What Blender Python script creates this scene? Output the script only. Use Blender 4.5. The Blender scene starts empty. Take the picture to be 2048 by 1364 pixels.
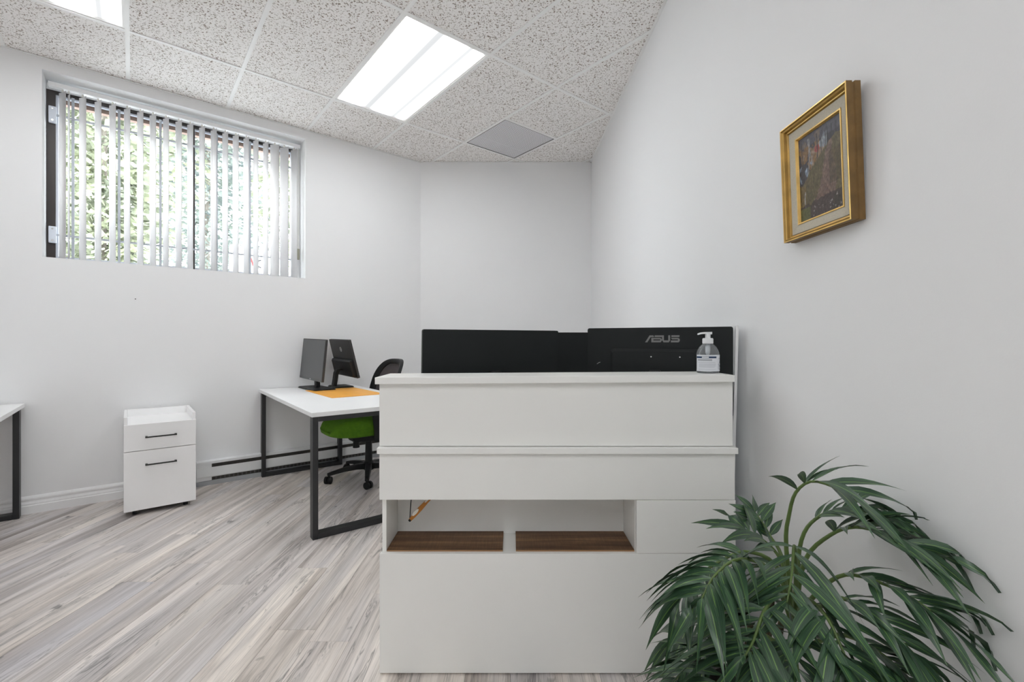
import bpy, bmesh, math, random
from mathutils import Vector, Matrix, noise

random.seed(7)
S = bpy.context.scene
COL = S.collection

# ------------------------------------------------------------------ camera, world, exposure
CAM_Z = 1.13
cam_d = bpy.data.cameras.new('camera')
cam_d.sensor_fit = 'HORIZONTAL'
cam_d.sensor_width = 36.0
cam_d.lens = 915.0 / 2048.0 * 36.0
cam_d.clip_start = 0.03
cam_d.clip_end = 200
cam = bpy.data.objects.new('camera', cam_d)
COL.objects.link(cam)
cam.location = (0, 0, CAM_Z)
cam.rotation_euler = (math.radians(90), 0, 0)
S.camera = cam

S.view_settings.view_transform = 'Standard'
S.view_settings.look = 'None'
S.view_settings.exposure = 0.48
S.view_settings.gamma = 1.0
S.view_settings.use_curve_mapping = False

world = bpy.data.worlds.new('sky')
S.world = world
world.use_nodes = True
wn = world.node_tree.nodes
bg = wn['Background']
bg.inputs['Color'].default_value = (0.90, 0.95, 1.0, 1)
bg.inputs['Strength'].default_value = 7.4
LAMP = 7.2            # emission of the fluorescent diffusers

sun_d = bpy.data.lights.new('sun', 'SUN')
sun_d.energy = 3.0
sun_d.angle = math.radians(1.0)
sun_d.color = (1.0, 0.96, 0.88)
sun = bpy.data.objects.new('sun', sun_d)
COL.objects.link(sun)
# the sun stands high behind the building, so it lights the trees and not the room
sun.rotation_euler = Vector((-0.62, 0.45, -0.75)).to_track_quat('-Z', 'Y').to_euler()

try:
    S.cycles.max_bounces = 14
    S.cycles.diffuse_bounces = 8
    S.cycles.glossy_bounces = 5
    S.cycles.transmission_bounces = 10
    S.cycles.transparent_max_bounces = 16
    S.cycles.sample_clamp_indirect = 6.0
    S.cycles.caustics_reflective = False
    S.cycles.caustics_refractive = False
    S.cycles.use_denoising = True
except Exception:
    pass

# ------------------------------------------------------------------ frames of reference
TH = math.radians(50.4)
ROT = math.radians(90 - 50.4)             # the window wall's own turn
O = Vector((-0.9636, 4.818, 0))           # corner of window wall and back wall
U = Vector((math.sin(TH), math.cos(TH), 0))
N = Vector((math.cos(TH), -math.sin(TH), 0))   # into the room


def W(s, d, z=0.0):
    """s along the window wall away from the corner, d into the room"""
    p = O - U * s + N * d
    return Vector((p.x, p.y, z))


def wall_x(y):
    return 0.838 - 0.00828 * (y - 4.818)


ROOM = [(O.x, O.y), (W(5.6, 0).x, W(5.6, 0).y), (-4.6, -3.5), (wall_x(-3.5), -3.5), (wall_x(4.818), 4.818)]   # counter-clockwise
CEIL = 3.01


# ------------------------------------------------------------------ materials
def mat(name, col, rough=0.5, metal=0.0, spec=0.5, var=0.03, vscale=6.0, bump=0.0, bscale=200.0, coat=0.0):
    m = bpy.data.materials.new(name)
    m.use_nodes = True
    nt = m.node_tree
    b = nt.nodes['Principled BSDF']
    b.inputs['Roughness'].default_value = rough
    b.inputs['Metallic'].default_value = metal
    b.inputs['Specular IOR Level'].default_value = spec
    b.inputs['Coat Weight'].default_value = coat
    tc = nt.nodes.new('ShaderNodeTexCoord')
    nz = nt.nodes.new('ShaderNodeTexNoise')
    nz.inputs['Scale'].default_value = vscale
    nz.inputs['Detail'].default_value = 4
    nt.links.new(tc.outputs['Object'], nz.inputs['Vector'])
    rp = nt.nodes.new('ShaderNodeValToRGB')
    rp.color_ramp.elements[0].position = 0.3
    rp.color_ramp.elements[1].position = 0.7
    rp.color_ramp.elements[0].color = tuple(c * (1 - var) for c in col) + (1,)
    rp.color_ramp.elements[1].color = tuple(min(1, c * (1 + var)) for c in col) + (1,)
    nt.links.new(nz.outputs['Fac'], rp.inputs['Fac'])
    nt.links.new(rp.outputs['Color'], b.inputs['Base Color'])
    if bump:
        n2 = nt.nodes.new('ShaderNodeTexNoise')
        n2.inputs['Scale'].default_value = bscale
        n2.inputs['Detail'].default_value = 3
        nt.links.new(tc.outputs['Object'], n2.inputs['Vector'])
        bp = nt.nodes.new('ShaderNodeBump')
        bp.inputs['Strength'].default_value = bump
        bp.inputs['Distance'].default_value = 0.002
        nt.links.new(n2.outputs['Fac'], bp.inputs['Height'])
        nt.links.new(bp.outputs['Normal'], b.inputs['Normal'])
    return m


M = {}
M['wall'] = mat('wall_paint', (0.86, 0.866, 0.873), 0.55, spec=0.3, var=0.008, vscale=1.5, bump=0.06, bscale=260)
M['trim'] = mat('trim_paint', (0.88, 0.885, 0.89), 0.35, var=0.01)
M['laminate'] = mat('white_laminate', (0.88, 0.882, 0.857), 0.38, spec=0.4, var=0.01, vscale=3)
M['desk_white'] = mat('white_desktop', (0.88, 0.885, 0.89), 0.4, var=0.008)
M['cabinet_white'] = mat('cabinet_white', (0.93, 0.93, 0.932), 0.35, var=0.008)
M['black_metal'] = mat('black_powder_coat', (0.020, 0.021, 0.023), 0.42, spec=0.5, var=0.1)
M['handle'] = mat('handle_black', (0.012, 0.014, 0.013), 0.35)
M['black_plastic'] = mat('black_plastic', (0.011, 0.012, 0.013), 0.5, spec=0.35, var=0.1, bump=0.05, bscale=900)
M['monitor_back'] = mat('monitor_back', (0.0095, 0.012, 0.0125), 0.55, spec=0.3, var=0.08)
M['monitor_grey'] = mat('monitor_back_grey', (0.042, 0.042, 0.043), 0.45, spec=0.4, var=0.06)
M['screen'] = mat('screen_glass', (0.085, 0.087, 0.092), 0.32, spec=0.4, var=0.02)
M['bezel'] = mat('bezel', (0.075, 0.077, 0.082), 0.4, var=0.04)
M['logo'] = mat('logo_grey', (0.20, 0.20, 0.20), 0.35, metal=0.2)
M['logo_light'] = mat('logo_light', (0.55, 0.56, 0.57), 0.3)
M['screw'] = mat('screw_steel', (0.65, 0.66, 0.66), 0.2, metal=1.0)
M['mat_orange'] = mat('orange_leather', (0.90, 0.43, 0.065), 0.45, var=0.06, vscale=14, bump=0.08, bscale=500)
M['green'] = mat('green_upholstery', (0.105, 0.245, 0.018), 0.9, spec=0.15, var=0.12, vscale=40, bump=0.25, bscale=1400)
M['mesh'] = mat('mesh_fabric', (0.075, 0.068, 0.072), 0.85, spec=0.2, var=0.25, vscale=260, bump=0.3, bscale=1200)
M['heater_white'] = mat('heater_enamel', (0.80, 0.815, 0.825), 0.32, var=0.01)
M['heater_dark'] = mat('heater_fin', (0.040, 0.037, 0.033), 0.6, var=0.2, vscale=60)
M['heater_fin'] = mat('heater_fin_edge', (0.085, 0.083, 0.08), 0.5, var=0.2, vscale=60)
M['heater_grey'] = mat('heater_grey_rail', (0.40, 0.42, 0.44), 0.4)  # plain grey of the heater's bottom rail
M['tbar'] = mat('ceiling_grid_steel', (0.92, 0.92, 0.91), 0.4, var=0.02)
M['frame_dark'] = mat('dark_bronze_aluminium', (0.030, 0.022, 0.020), 0.4, var=0.1)
M['grille'] = mat('grille_grey', (0.50, 0.53, 0.58), 0.4)
M['grille_white'] = mat('grille_bracket', (0.74, 0.78, 0.86), 0.4)
M['cord'] = mat('blind_cord', (0.75, 0.72, 0.66), 0.7)
M['weight'] = mat('cord_weight', (0.36, 0.35, 0.27), 0.45)
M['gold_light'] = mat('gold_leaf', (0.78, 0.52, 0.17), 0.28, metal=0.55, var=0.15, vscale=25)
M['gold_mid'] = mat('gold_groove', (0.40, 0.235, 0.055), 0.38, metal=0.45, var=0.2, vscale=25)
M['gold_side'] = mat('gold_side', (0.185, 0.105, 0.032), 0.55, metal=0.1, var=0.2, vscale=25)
M['linen'] = mat('linen_liner', (0.56, 0.52, 0.43), 0.9, spec=0.1, var=0.10, vscale=420, bump=0.3, bscale=700)
M['pump'] = mat('white_pump_plastic', (0.80, 0.82, 0.84), 0.3)
M['label'] = mat('label_white', (0.74, 0.76, 0.80), 0.4)
M['label_navy'] = mat('label_navy', (0.012, 0.040, 0.10), 0.4)
M['label_grey'] = mat('label_print_grey', (0.36, 0.38, 0.42), 0.5)
M['strap'] = mat('orange_strap', (0.42, 0.155, 0.015), 0.5, var=0.1)
M['strap_white'] = mat('strap_patch', (0.80, 0.77, 0.68), 0.5)
M['pot'] = mat('plant_pot', (0.045, 0.042, 0.04), 0.5)
M['soil'] = mat('potting_moss', (0.05, 0.038, 0.022), 0.95, var=0.4, vscale=40, bump=0.8, bscale=90)
M['stem'] = mat('palm_stem', (0.105, 0.165, 0.045), 0.5, var=0.2, vscale=30)
M['stem_base'] = mat('palm_trunk', (0.085, 0.070, 0.040), 0.8, var=0.3, vscale=60, bump=0.5, bscale=120)
M['subfloor'] = mat('subfloor', (0.07, 0.06, 0.055), 0.9)
M['plenum'] = mat('plenum_deck', (0.045, 0.043, 0.038), 0.9)
M['bark'] = mat('bark', (0.34, 0.30, 0.27), 0.9, var=0.3)
M['pavement'] = mat('outdoor_concrete', (0.60, 0.60, 0.60), 0.9, var=0.05)
M['lawn'] = mat('outdoor_grass', (0.34, 0.44, 0.14), 0.95, var=0.25, vscale=3)
M['brick'] = mat('outer_lintel', (0.42, 0.29, 0.24), 0.9)
M['sign_white'] = mat('sign_white', (0.8, 0.8, 0.8), 0.5)
M['sign_red'] = mat('sign_red', (0.62, 0.02, 0.02), 0.5)
M['sign_black'] = mat('sign_black', (0.012, 0.012, 0.015), 0.5)


def wood_material(name, shelf=False):
    m = bpy.data.materials.new(name)
    m.use_nodes = True
    nt = m.node_tree
    L = nt.links.new
    b = nt.nodes['Principled BSDF']
    tc = nt.nodes.new('ShaderNodeTexCoord')
    oi = nt.nodes.new('ShaderNodeObjectInfo')
    off = nt.nodes.new('ShaderNodeVectorMath'); off.operation = 'SCALE'
    off.inputs[0].default_value = (37.1, 91.7, 13.3)
    L(oi.outputs['Random'], off.inputs['Scale'])
    add = nt.nodes.new('ShaderNodeVectorMath'); add.operation = 'ADD'
    L(tc.outputs['Object'], add.inputs[0]); L(off.outputs['Vector'], add.inputs[1])

    def nz(sc, scale, detail=5, rough=0.55, dist=0.0):
        mp = nt.nodes.new('ShaderNodeMapping')
        mp.inputs['Scale'].default_value = sc
        L(add.outputs['Vector'], mp.inputs['Vector'])
        n = nt.nodes.new('ShaderNodeTexNoise')
        n.inputs['Scale'].default_value = scale
        n.inputs['Detail'].default_value = detail
        n.inputs['Roughness'].default_value = rough
        n.inputs['Distortion'].default_value = dist
        L(mp.outputs['Vector'], n.inputs['Vector'])
        return n.outputs['Fac']

    def ramp(fac, els):
        r = nt.nodes.new('ShaderNodeValToRGB')
        while len(r.color_ramp.elements) < len(els):
            r.color_ramp.elements.new(0.5)
        for e, (p, c) in zip(r.color_ramp.elements, els):
            e.position = p
            e.color = (c, c, c, 1) if isinstance(c, (int, float)) else tuple(c) + (1,)
        L(fac, r.inputs['Fac'])
        return r.outputs['Color']

    def mix(kind, fac, a, bb):
        x = nt.nodes.new('ShaderNodeMix'); x.data_type = 'RGBA'; x.blend_type = kind
        if isinstance(fac, float): x.inputs[0].default_value = fac
        else: L(fac, x.inputs[0])
        L(a, x.inputs[6])
        if isinstance(bb, tuple): x.inputs[7].default_value = bb + (1,)
        else: L(bb, x.inputs[7])
        return x.outputs[2]

    ax = (lambda a, c: (c, a, a)) if shelf else (lambda a, c: (a, c, a))
    if shelf:
        base = ramp(nz(ax(16, 1.2), 1.6, 6), [(0.30, (0.075, 0.036, 0.017)), (0.5, (0.165, 0.085, 0.040)), (0.70, (0.290, 0.160, 0.080))])
        fine = ramp(nz(ax(150, 3), 2.0, 4), [(0.3, 0.62), (0.7, 1.25)])
        c = mix('MULTIPLY', 0.9, base, fine)
        saw = ramp(nz((220, 14, 1), 1.0, 2), [(0.45, 0.75), (0.6, 1.1)])
        c = mix('MULTIPLY', 0.5, c, saw)
        rough = 0.55
    else:
        base = ramp(nz(ax(10, 0.5), 1.4, 7, 0.62, 0.5),
                    [(0.27, (0.275, 0.242, 0.225)), (0.42, (0.50, 0.463, 0.438)), (0.55, (0.70, 0.662, 0.632)), (0.72, (0.88, 0.845, 0.81))])
        cool = ramp(nz(ax(6, 0.45), 1.1, 3), [(0.47, 0.0), (0.62, 0.55)])
        grey = ramp(nz(ax(14, 0.8), 1.5, 5), [(0.30, (0.40, 0.392, 0.405)), (0.70, (0.70, 0.692, 0.71))])
        c = mix('MIX', cool, base, grey)
        fine = ramp(nz(ax(150, 2.4), 1.5, 5, 0.65), [(0.26, 0.55), (0.48, 0.98), (0.75, 1.18)])
        c = mix('MULTIPLY', 0.8, c, fine)
        # contour lines of a stretched noise read as cathedral grain
        lines = ramp(nz(ax(12, 1.0), 1.4, 5, 0.5, 0.9), [(0.462, 1.0), (0.480, 0.34), (0.498, 1.0), (0.520, 0.50), (0.545, 1.0)])
        mask = ramp(nz(ax(5, 0.9), 1.5, 2), [(0.45, 0.0), (0.60, 0.85)])
        c = mix('MULTIPLY', mask, c, lines)
        knots = ramp(nz(ax(22, 6), 1.0, 3, 0.5, 0.8), [(0.68, 1.0), (0.75, 0.28)])
        c = mix('MULTIPLY', 0.85, c, knots)
        tone = ramp(oi.outputs['Random'], [(0.0, (0.93, 0.93, 0.97)), (0.35, (1.10, 1.06, 1.02)), (0.7, (0.99, 0.97, 0.97)), (1.0, (1.16, 1.12, 1.07))])
        c = mix('MULTIPLY', 1.0, c, tone)
        rough = 0.42
    L(c, b.inputs['Base Color'])
    b.inputs['Roughness'].default_value = rough
    b.inputs['Specular IOR Level'].default_value = 0.4
    bp = nt.nodes.new('ShaderNodeBump')
    bp.inputs['Strength'].default_value = 0.12
    bp.inputs['Distance'].default_value = 0.001
    L(fine, bp.inputs['Height'])
    L(bp.outputs['Normal'], b.inputs['Normal'])
    return m


M['plank'] = wood_material('grey_oak_vinyl')
M['shelf_wood'] = wood_material('brown_walnut_board', True)
M['shelf_edge'] = mat('board_edge', (0.30, 0.165, 0.075), 0.5, var=0.1, vscale=30)


def tile_material():
    m = bpy.data.materials.new('fissured_mineral_tile')
    m.use_nodes = True
    nt = m.node_tree; L = nt.links.new
    b = nt.nodes['Principled BSDF']
    tc = nt.nodes.new('ShaderNodeTexCoord')
    w = nt.nodes.new('ShaderNodeTexNoise'); w.inputs['Scale'].default_value = 45
    L(tc.outputs['Object'], w.inputs['Vector'])
    sc = nt.nodes.new('ShaderNodeVectorMath'); sc.operation = 'SCALE'; sc.inputs['Scale'].default_value = 0.02
    L(w.outputs['Color'], sc.inputs[0])
    ad = nt.nodes.new('ShaderNodeVectorMath'); ad.operation = 'ADD'
    L(tc.outputs['Object'], ad.inputs[0]); L(sc.outputs['Vector'], ad.inputs[1])
    n1 = nt.nodes.new('ShaderNodeTexNoise'); n1.inputs['Scale'].default_value = 105; n1.inputs['Detail'].default_value = 2.5
    n1.inputs['Roughness'].default_value = 0.6
    L(ad.outputs['Vector'], n1.inputs['Vector'])
    r = nt.nodes.new('ShaderNodeValToRGB')
    e = r.color_ramp.elements
    e[0].position = 0.562; e[0].color = (0.94, 0.922, 0.905, 1)
    e[1].position = 0.625; e[1].color = (0.25, 0.20, 0.16, 1)
    L(n1.outputs['Fac'], r.inputs['Fac'])
    L(r.outputs['Color'], b.inputs['Base Color'])
    b.inputs['Roughness'].default_value = 0.95
    b.inputs['Specular IOR Level'].default_value = 0.1
    bp = nt.nodes.new('ShaderNodeBump'); bp.invert = True
    bp.inputs['Strength'].default_value = 0.35; bp.inputs['Distance'].default_value = 0.003
    L(n1.outputs['Fac'], bp.inputs['Height']); L(bp.outputs['Normal'], b.inputs['Normal'])
    return m


M['tile'] = tile_material()


def perforated_material():
    """sheet steel with a grid of round holes"""
    m = bpy.data.materials.new('perforated_steel')
    m.use_nodes = True
    nt = m.node_tree; L = nt.links.new
    b = nt.nodes['Principled BSDF']
    tc = nt.nodes.new('ShaderNodeTexCoord')
    mp = nt.nodes.new('ShaderNodeMapping'); mp.inputs['Scale'].default_value = (68, 68, 68)
    L(tc.outputs['Object'], mp.inputs['Vector'])
    fr = nt.nodes.new('ShaderNodeVectorMath'); fr.operation = 'FRACTION'
    L(mp.outputs['Vector'], fr.inputs[0])
    sub = nt.nodes.new('ShaderNodeVectorMath'); sub.operation = 'SUBTRACT'; sub.inputs[1].default_value = (0.5, 0.5, 0)
    L(fr.outputs['Vector'], sub.inputs[0])
    mul = nt.nodes.new('ShaderNodeVectorMath'); mul.operation = 'MULTIPLY'; mul.inputs[1].default_value = (1, 1, 0)
    L(sub.outputs['Vector'], mul.inputs[0])
    ln = nt.nodes.new('ShaderNodeVectorMath'); ln.operation = 'LENGTH'
    L(mul.outputs['Vector'], ln.inputs[0])
    r = nt.nodes.new('ShaderNodeValToRGB')
    e = r.color_ramp.elements
    e[0].position = 0.22; e[0].color = (0.03, 0.03, 0.035, 1)
    e[1].position = 0.31; e[1].color = (0.84, 0.84, 0.87, 1)
    L(ln.outputs['Value'], r.inputs['Fac'])
    L(r.outputs['Color'], b.inputs['Base Color'])
    b.inputs['Roughness'].default_value = 0.45
    return m


M['perforated'] = perforated_material()


def diffuser_material():
    m = bpy.data.materials.new('fluorescent_diffuser')
    m.use_nodes = True
    nt = m.node_tree; L = nt.links.new
    nt.nodes.clear()
    out = nt.nodes.new('ShaderNodeOutputMaterial')
    em = nt.nodes.new('ShaderNodeEmission')
    em.inputs['Color'].default_value = (0.965, 0.985, 1.0, 1)
    tc = nt.nodes.new('ShaderNodeTexCoord')
    sp = nt.nodes.new('ShaderNodeSeparateXYZ')
    L(tc.outputs['Object'], sp.inputs['Vector'])
    mr = nt.nodes.new('ShaderNodeMapRange')
    mr.inputs['From Min'].default_value = -0.28; mr.inputs['From Max'].default_value = 0.28
    L(sp.outputs['X'], mr.inputs['Value'])
    rp = nt.nodes.new('ShaderNodeValToRGB')        # tubes glow, the gaps between them are dimmer
    rp.color_ramp.interpolation = 'EASE'
    els = [(0.0, 0.9), (0.28, 1.0), (0.395, 0.074), (0.445, 0.072), (0.56, 1.0), (0.74, 1.0), (0.812, 0.080), (0.838, 0.080), (0.92, 0.95)]
    while len(rp.color_ramp.elements) < len(els): rp.color_ramp.elements.new(0.5)
    for e, (p, v) in zip(rp.color_ramp.elements, els): e.position = p; e.color = (v, v, v, 1)
    L(mr.outputs['Result'], rp.inputs['Fac'])
    ml = nt.nodes.new('ShaderNodeMath'); ml.operation = 'MULTIPLY'; ml.inputs[1].default_value = LAMP * 1.15
    L(rp.outputs['Color'], ml.inputs[0])
    L(ml.outputs[0], em.inputs['Strength'])
    L(em.outputs[0], out.inputs['Surface'])
    return m


M['diffuser'] = diffuser_material()


def glass_material(name, tint, gloss=0.08, rough=0.0):
    m = bpy.data.materials.new(name)
    m.use_nodes = True
    nt = m.node_tree; L = nt.links.new
    nt.nodes.clear()
    out = nt.nodes.new('ShaderNodeOutputMaterial')
    tr = nt.nodes.new('ShaderNodeBsdfTransparent'); tr.inputs['Color'].default_value = tint + (1,)
    gl = nt.nodes.new('ShaderNodeBsdfGlossy'); gl.inputs['Roughness'].default_value = rough
    fz = nt.nodes.new('ShaderNodeLayerWeight'); fz.inputs['Blend'].default_value = gloss
    mx = nt.nodes.new('ShaderNodeMixShader')
    L(fz.outputs['Fresnel'], mx.inputs[0]); L(tr.outputs[0], mx.inputs[1]); L(gl.outputs[0], mx.inputs[2])
    L(mx.outputs[0], out.inputs['Surface'])
    return m


M['glass'] = glass_material('window_glass', (0.97, 0.985, 0.98))
M['clear_plastic'] = glass_material('clear_bottle_plastic', (0.90, 0.93, 0.95), 0.30, 0.04)
_nt = M['clear_plastic'].node_tree
_hz = _nt.nodes.new('ShaderNodeBsdfDiffuse'); _hz.inputs['Color'].default_value = (0.75, 0.78, 0.80, 1)
_m2 = _nt.nodes.new('ShaderNodeMixShader'); _m2.inputs[0].default_value = 0.16      # slightly hazy
_out = _nt.nodes['Material Output']; _src = _out.inputs['Surface'].links[0].from_socket
_nt.links.new(_src, _m2.inputs[1]); _nt.links.new(_hz.outputs[0], _m2.inputs[2]); _nt.links.new(_m2.outputs[0], _out.inputs['Surface'])


def vane_material():
    m = bpy.data.materials.new('blind_fabric')
    m.use_nodes = True
    nt = m.node_tree; L = nt.links.new
    b = nt.nodes['Principled BSDF']
    out = nt.nodes['Material Output']
    tc = nt.nodes.new('ShaderNodeTexCoord')
    nz = nt.nodes.new('ShaderNodeTexNoise'); nz.inputs['Scale'].default_value = 400
    L(tc.outputs['Object'], nz.inputs['Vector'])
    rp = nt.nodes.new('ShaderNodeValToRGB')
    rp.color_ramp.elements[0].color = (0.83, 0.82, 0.82, 1); rp.color_ramp.elements[1].color = (0.87, 0.86, 0.86, 1)
    L(nz.outputs['Fac'], rp.inputs['Fac']); L(rp.outputs['Color'], b.inputs['Base Color'])
    b.inputs['Roughness'].default_value = 0.6
    t = nt.nodes.new('ShaderNodeBsdfTranslucent'); t.inputs['Color'].default_value = (0.86, 0.84, 0.84, 1)
    mx = nt.nodes.new('ShaderNodeMixShader'); mx.inputs[0].default_value = 0.55
    L(b.outputs[0], mx.inputs[1]); L(t.outputs[0], mx.inputs[2]); L(mx.outputs[0], out.inputs['Surface'])
    return m


M['vane'] = vane_material()


def leaf_material():
    m = bpy.data.materials.new('palm_leaf')
    m.use_nodes = True
    nt = m.node_tree; L = nt.links.new
    b = nt.nodes['Principled BSDF']
    uv = nt.nodes.new('ShaderNodeUVMap'); uv.uv_map = 'leaf'
    sp = nt.nodes.new('ShaderNodeSeparateXYZ'); L(uv.outputs['UV'], sp.inputs['Vector'])
    oi = nt.nodes.new('ShaderNodeObjectInfo')
    # long fibres
    cb = nt.nodes.new('ShaderNodeCombineXYZ')
    a = nt.nodes.new('ShaderNodeMath'); a.operation = 'MULTIPLY'; a.inputs[1].default_value = 22
    L(sp.outputs['X'], a.inputs[0]); L(a.outputs[0], cb.inputs['X'])
    a2 = nt.nodes.new('ShaderNodeMath'); a2.operation = 'MULTIPLY'; a2.inputs[1].default_value = 2.2
    L(sp.outputs['Y'], a2.inputs[0]); L(a2.outputs[0], cb.inputs['Y'])
    a3 = nt.nodes.new('ShaderNodeMath'); a3.operation = 'MULTIPLY'; a3.inputs[1].default_value = 60
    L(oi.outputs['Random'], a3.inputs[0]); L(a3.outputs[0], cb.inputs['Z'])
    nz = nt.nodes.new('ShaderNodeTexNoise'); nz.inputs['Scale'].default_value = 1.0; nz.inputs['Detail'].default_value = 4
    L(cb.outputs[0], nz.inputs['Vector'])
    rp = nt.nodes.new('ShaderNodeValToRGB')
    e = rp.color_ramp.elements
    e[0].position = 0.36; e[0].color = (0.022, 0.050, 0.030, 1)
    e[1].position = 0.68; e[1].color = (0.085, 0.200, 0.070, 1)
    x = rp.color_ramp.elements.new(0.54); x.color = (0.042, 0.090, 0.050, 1)
    L(nz.outputs['Fac'], rp.inputs['Fac'])
    # pale midrib
    d = nt.nodes.new('ShaderNodeMath'); d.operation = 'SUBTRACT'; d.inputs[1].default_value = 0.5
    L(sp.outputs['X'], d.inputs[0])
    ab = nt.nodes.new('ShaderNodeMath'); ab.operation = 'ABSOLUTE'; L(d.outputs[0], ab.inputs[0])
    r2 = nt.nodes.new('ShaderNodeValToRGB')
    r2.color_ramp.elements[0].position = 0.018; r2.color_ramp.elements[0].color = (1, 1, 1, 1)
    r2.color_ramp.elements[1].position = 0.045; r2.color_ramp.elements[1].color = (0, 0, 0, 1)
    L(ab.outputs[0], r2.inputs['Fac'])
    mx = nt.nodes.new('ShaderNodeMix'); mx.data_type = 'RGBA'
    L(r2.outputs['Color'], mx.inputs[0]); L(rp.outputs['Color'], mx.inputs[6]); mx.inputs[7].default_value = (0.19, 0.34, 0.09, 1)
    L(mx.outputs[2], b.inputs['Base Color'])
    b.inputs['Roughness'].default_value = 0.38
    b.inputs['Specular IOR Level'].default_value = 0.6
    return m


M['leaf'] = leaf_material()


def painting_material():
    m = bpy.data.materials.new('oil_painting')
    m.use_nodes = True
    nt = m.node_tree; L = nt.links.new
    b = nt.nodes['Principled BSDF']
    at = nt.nodes.new('ShaderNodeAttribute'); at.attribute_name = 'paint'
    L(at.outputs['Color'], b.inputs['Base Color'])
    b.inputs['Roughness'].default_value = 0.45
    tc = nt.nodes.new('ShaderNodeTexCoord')
    nz = nt.nodes.new('ShaderNodeTexNoise'); nz.inputs['Scale'].default_value = 180
    L(tc.outputs['Object'], nz.inputs['Vector'])
    bp = nt.nodes.new('ShaderNodeBump'); bp.inputs['Strength'].default_value = 0.4; bp.inputs['Distance'].default_value = 0.001
    L(nz.outputs['Fac'], bp.inputs['Height']); L(bp.outputs['Normal'], b.inputs['Normal'])
    return m


M['painting'] = painting_material()


def foliage_material(name, c0, c1):
    m = bpy.data.materials.new(name)
    m.use_nodes = True
    nt = m.node_tree; L = nt.links.new
    b = nt.nodes['Principled BSDF']
    tc = nt.nodes.new('ShaderNodeTexCoord')
    nz = nt.nodes.new('ShaderNodeTexNoise'); nz.inputs['Scale'].default_value = 2.5; nz.inputs['Detail'].default_value = 6
    L(tc.outputs['Object'], nz.inputs['Vector'])
    rp = nt.nodes.new('ShaderNodeValToRGB')
    rp.color_ramp.elements[0].position = 0.35; rp.color_ramp.elements[0].color = c0 + (1,)
    rp.color_ramp.elements[1].position = 0.65; rp.color_ramp.elements[1].color = c1 + (1,)
    L(nz.outputs['Fac'], rp.inputs['Fac']); L(rp.outputs['Color'], b.inputs['Base Color'])
    b.inputs['Roughness'].default_value = 0.8
    return m


M['foliage'] = foliage_material('tree_foliage', (0.25, 0.27, 0.22), (0.43, 0.455, 0.31))
M['foliage_blue'] = foliage_material('spruce_foliage', (0.26, 0.295, 0.30), (0.40, 0.44, 0.39))


# ------------------------------------------------------------------ object helpers
def tag(o, label=None, cat=None, group=None, kind=None):
    if label: o['label'] = label
    if cat: o['category'] = cat
    if group: o['group'] = group
    if kind: o['kind'] = kind
    return o


def thing(name, label, cat, loc=(0, 0, 0), rz=0.0, group=None):
    o = bpy.data.objects.new(name, None)
    o.empty_display_size = 0.1
    COL.objects.link(o)
    o.location = loc
    o.rotation_euler = (0, 0, rz)
    return tag(o, label, cat, group)


def obj(name, bm, material, parent=None, smooth=False, loc=None, rot=None, bevel=0.0):
    me = bpy.data.meshes.new(name)
    bmesh.ops.recalc_face_normals(bm, faces=bm.faces[:])
    bm.to_mesh(me)
    bm.free()
    mats = material if isinstance(material, (list, tuple)) else [material]
    for m in mats:
        me.materials.append(m)
    if smooth:
        for p in me.polygons: p.use_smooth = True
    o = bpy.data.objects.new(name, me)
    COL.objects.link(o)
    if parent is not None: o.parent = parent
    if loc is not None: o.location = loc
    if rot is not None: o.rotation_euler = rot
    if bevel:
        md = o.modifiers.new('bevel', 'BEVEL')
        md.width = bevel; md.segments = 2; md.limit_method = 'ANGLE'; md.angle_limit = math.radians(40)
    return o


def NB():
    return bmesh.new()


def box(bm, x0, x1, y0, y1, z0, z1, mi=0):
    vs = [bm.verts.new((x, y, z)) for z in (z0, z1) for y in (y0, y1) for x in (x0, x1)]
    for f in ((0, 1, 3, 2), (4, 6, 7, 5), (0, 4, 5, 1), (2, 3, 7, 6), (0, 2, 6, 4), (1, 5, 7, 3)):
        fc = bm.faces.new([vs[i] for i in f]); fc.material_index = mi
    return vs


def bx(x0, x1, y0, y1, z0, z1):
    bm = NB(); box(bm, x0, x1, y0, y1, z0, z1); return bm


def prism(bm, poly, z0, z1, mi=0):
    a = [bm.verts.new((p[0], p[1], z0)) for p in poly]
    b = [bm.verts.new((p[0], p[1], z1)) for p in poly]
    n = len(poly)
    fs = [bm.faces.new(a[::-1]), bm.faces.new(b)]
    for i in range(n):
        fs.append(bm.faces.new((a[i], a[(i + 1) % n], b[(i + 1) % n], b[i])))
    for f in fs: f.material_index = mi
    return bm


def lathe(bm, prof, n=24, cx=0, cy=0, sx=1.0, sy=1.0):
    rings = []
    for r, z in prof:
        if r < 1e-6:
            rings.append([bm.verts.new((cx, cy, z))])
        else:
            rings.append([bm.verts.new((cx + sx * r * math.cos(2 * math.pi * i / n), cy + sy * r * math.sin(2 * math.pi * i / n), z)) for i in range(n)])
    for a, b in zip(rings, rings[1:]):
        for i in range(n):
            j = (i + 1) % n
            if len(a) == 1 and len(b) == 1: continue
            if len(a) == 1: bm.faces.new((a[0], b[i], b[j]))
            elif len(b) == 1: bm.faces.new((a[i], a[j], b[0]))
            else: bm.faces.new((a[i], a[j], b[j], b[i]))
    return bm


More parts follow.
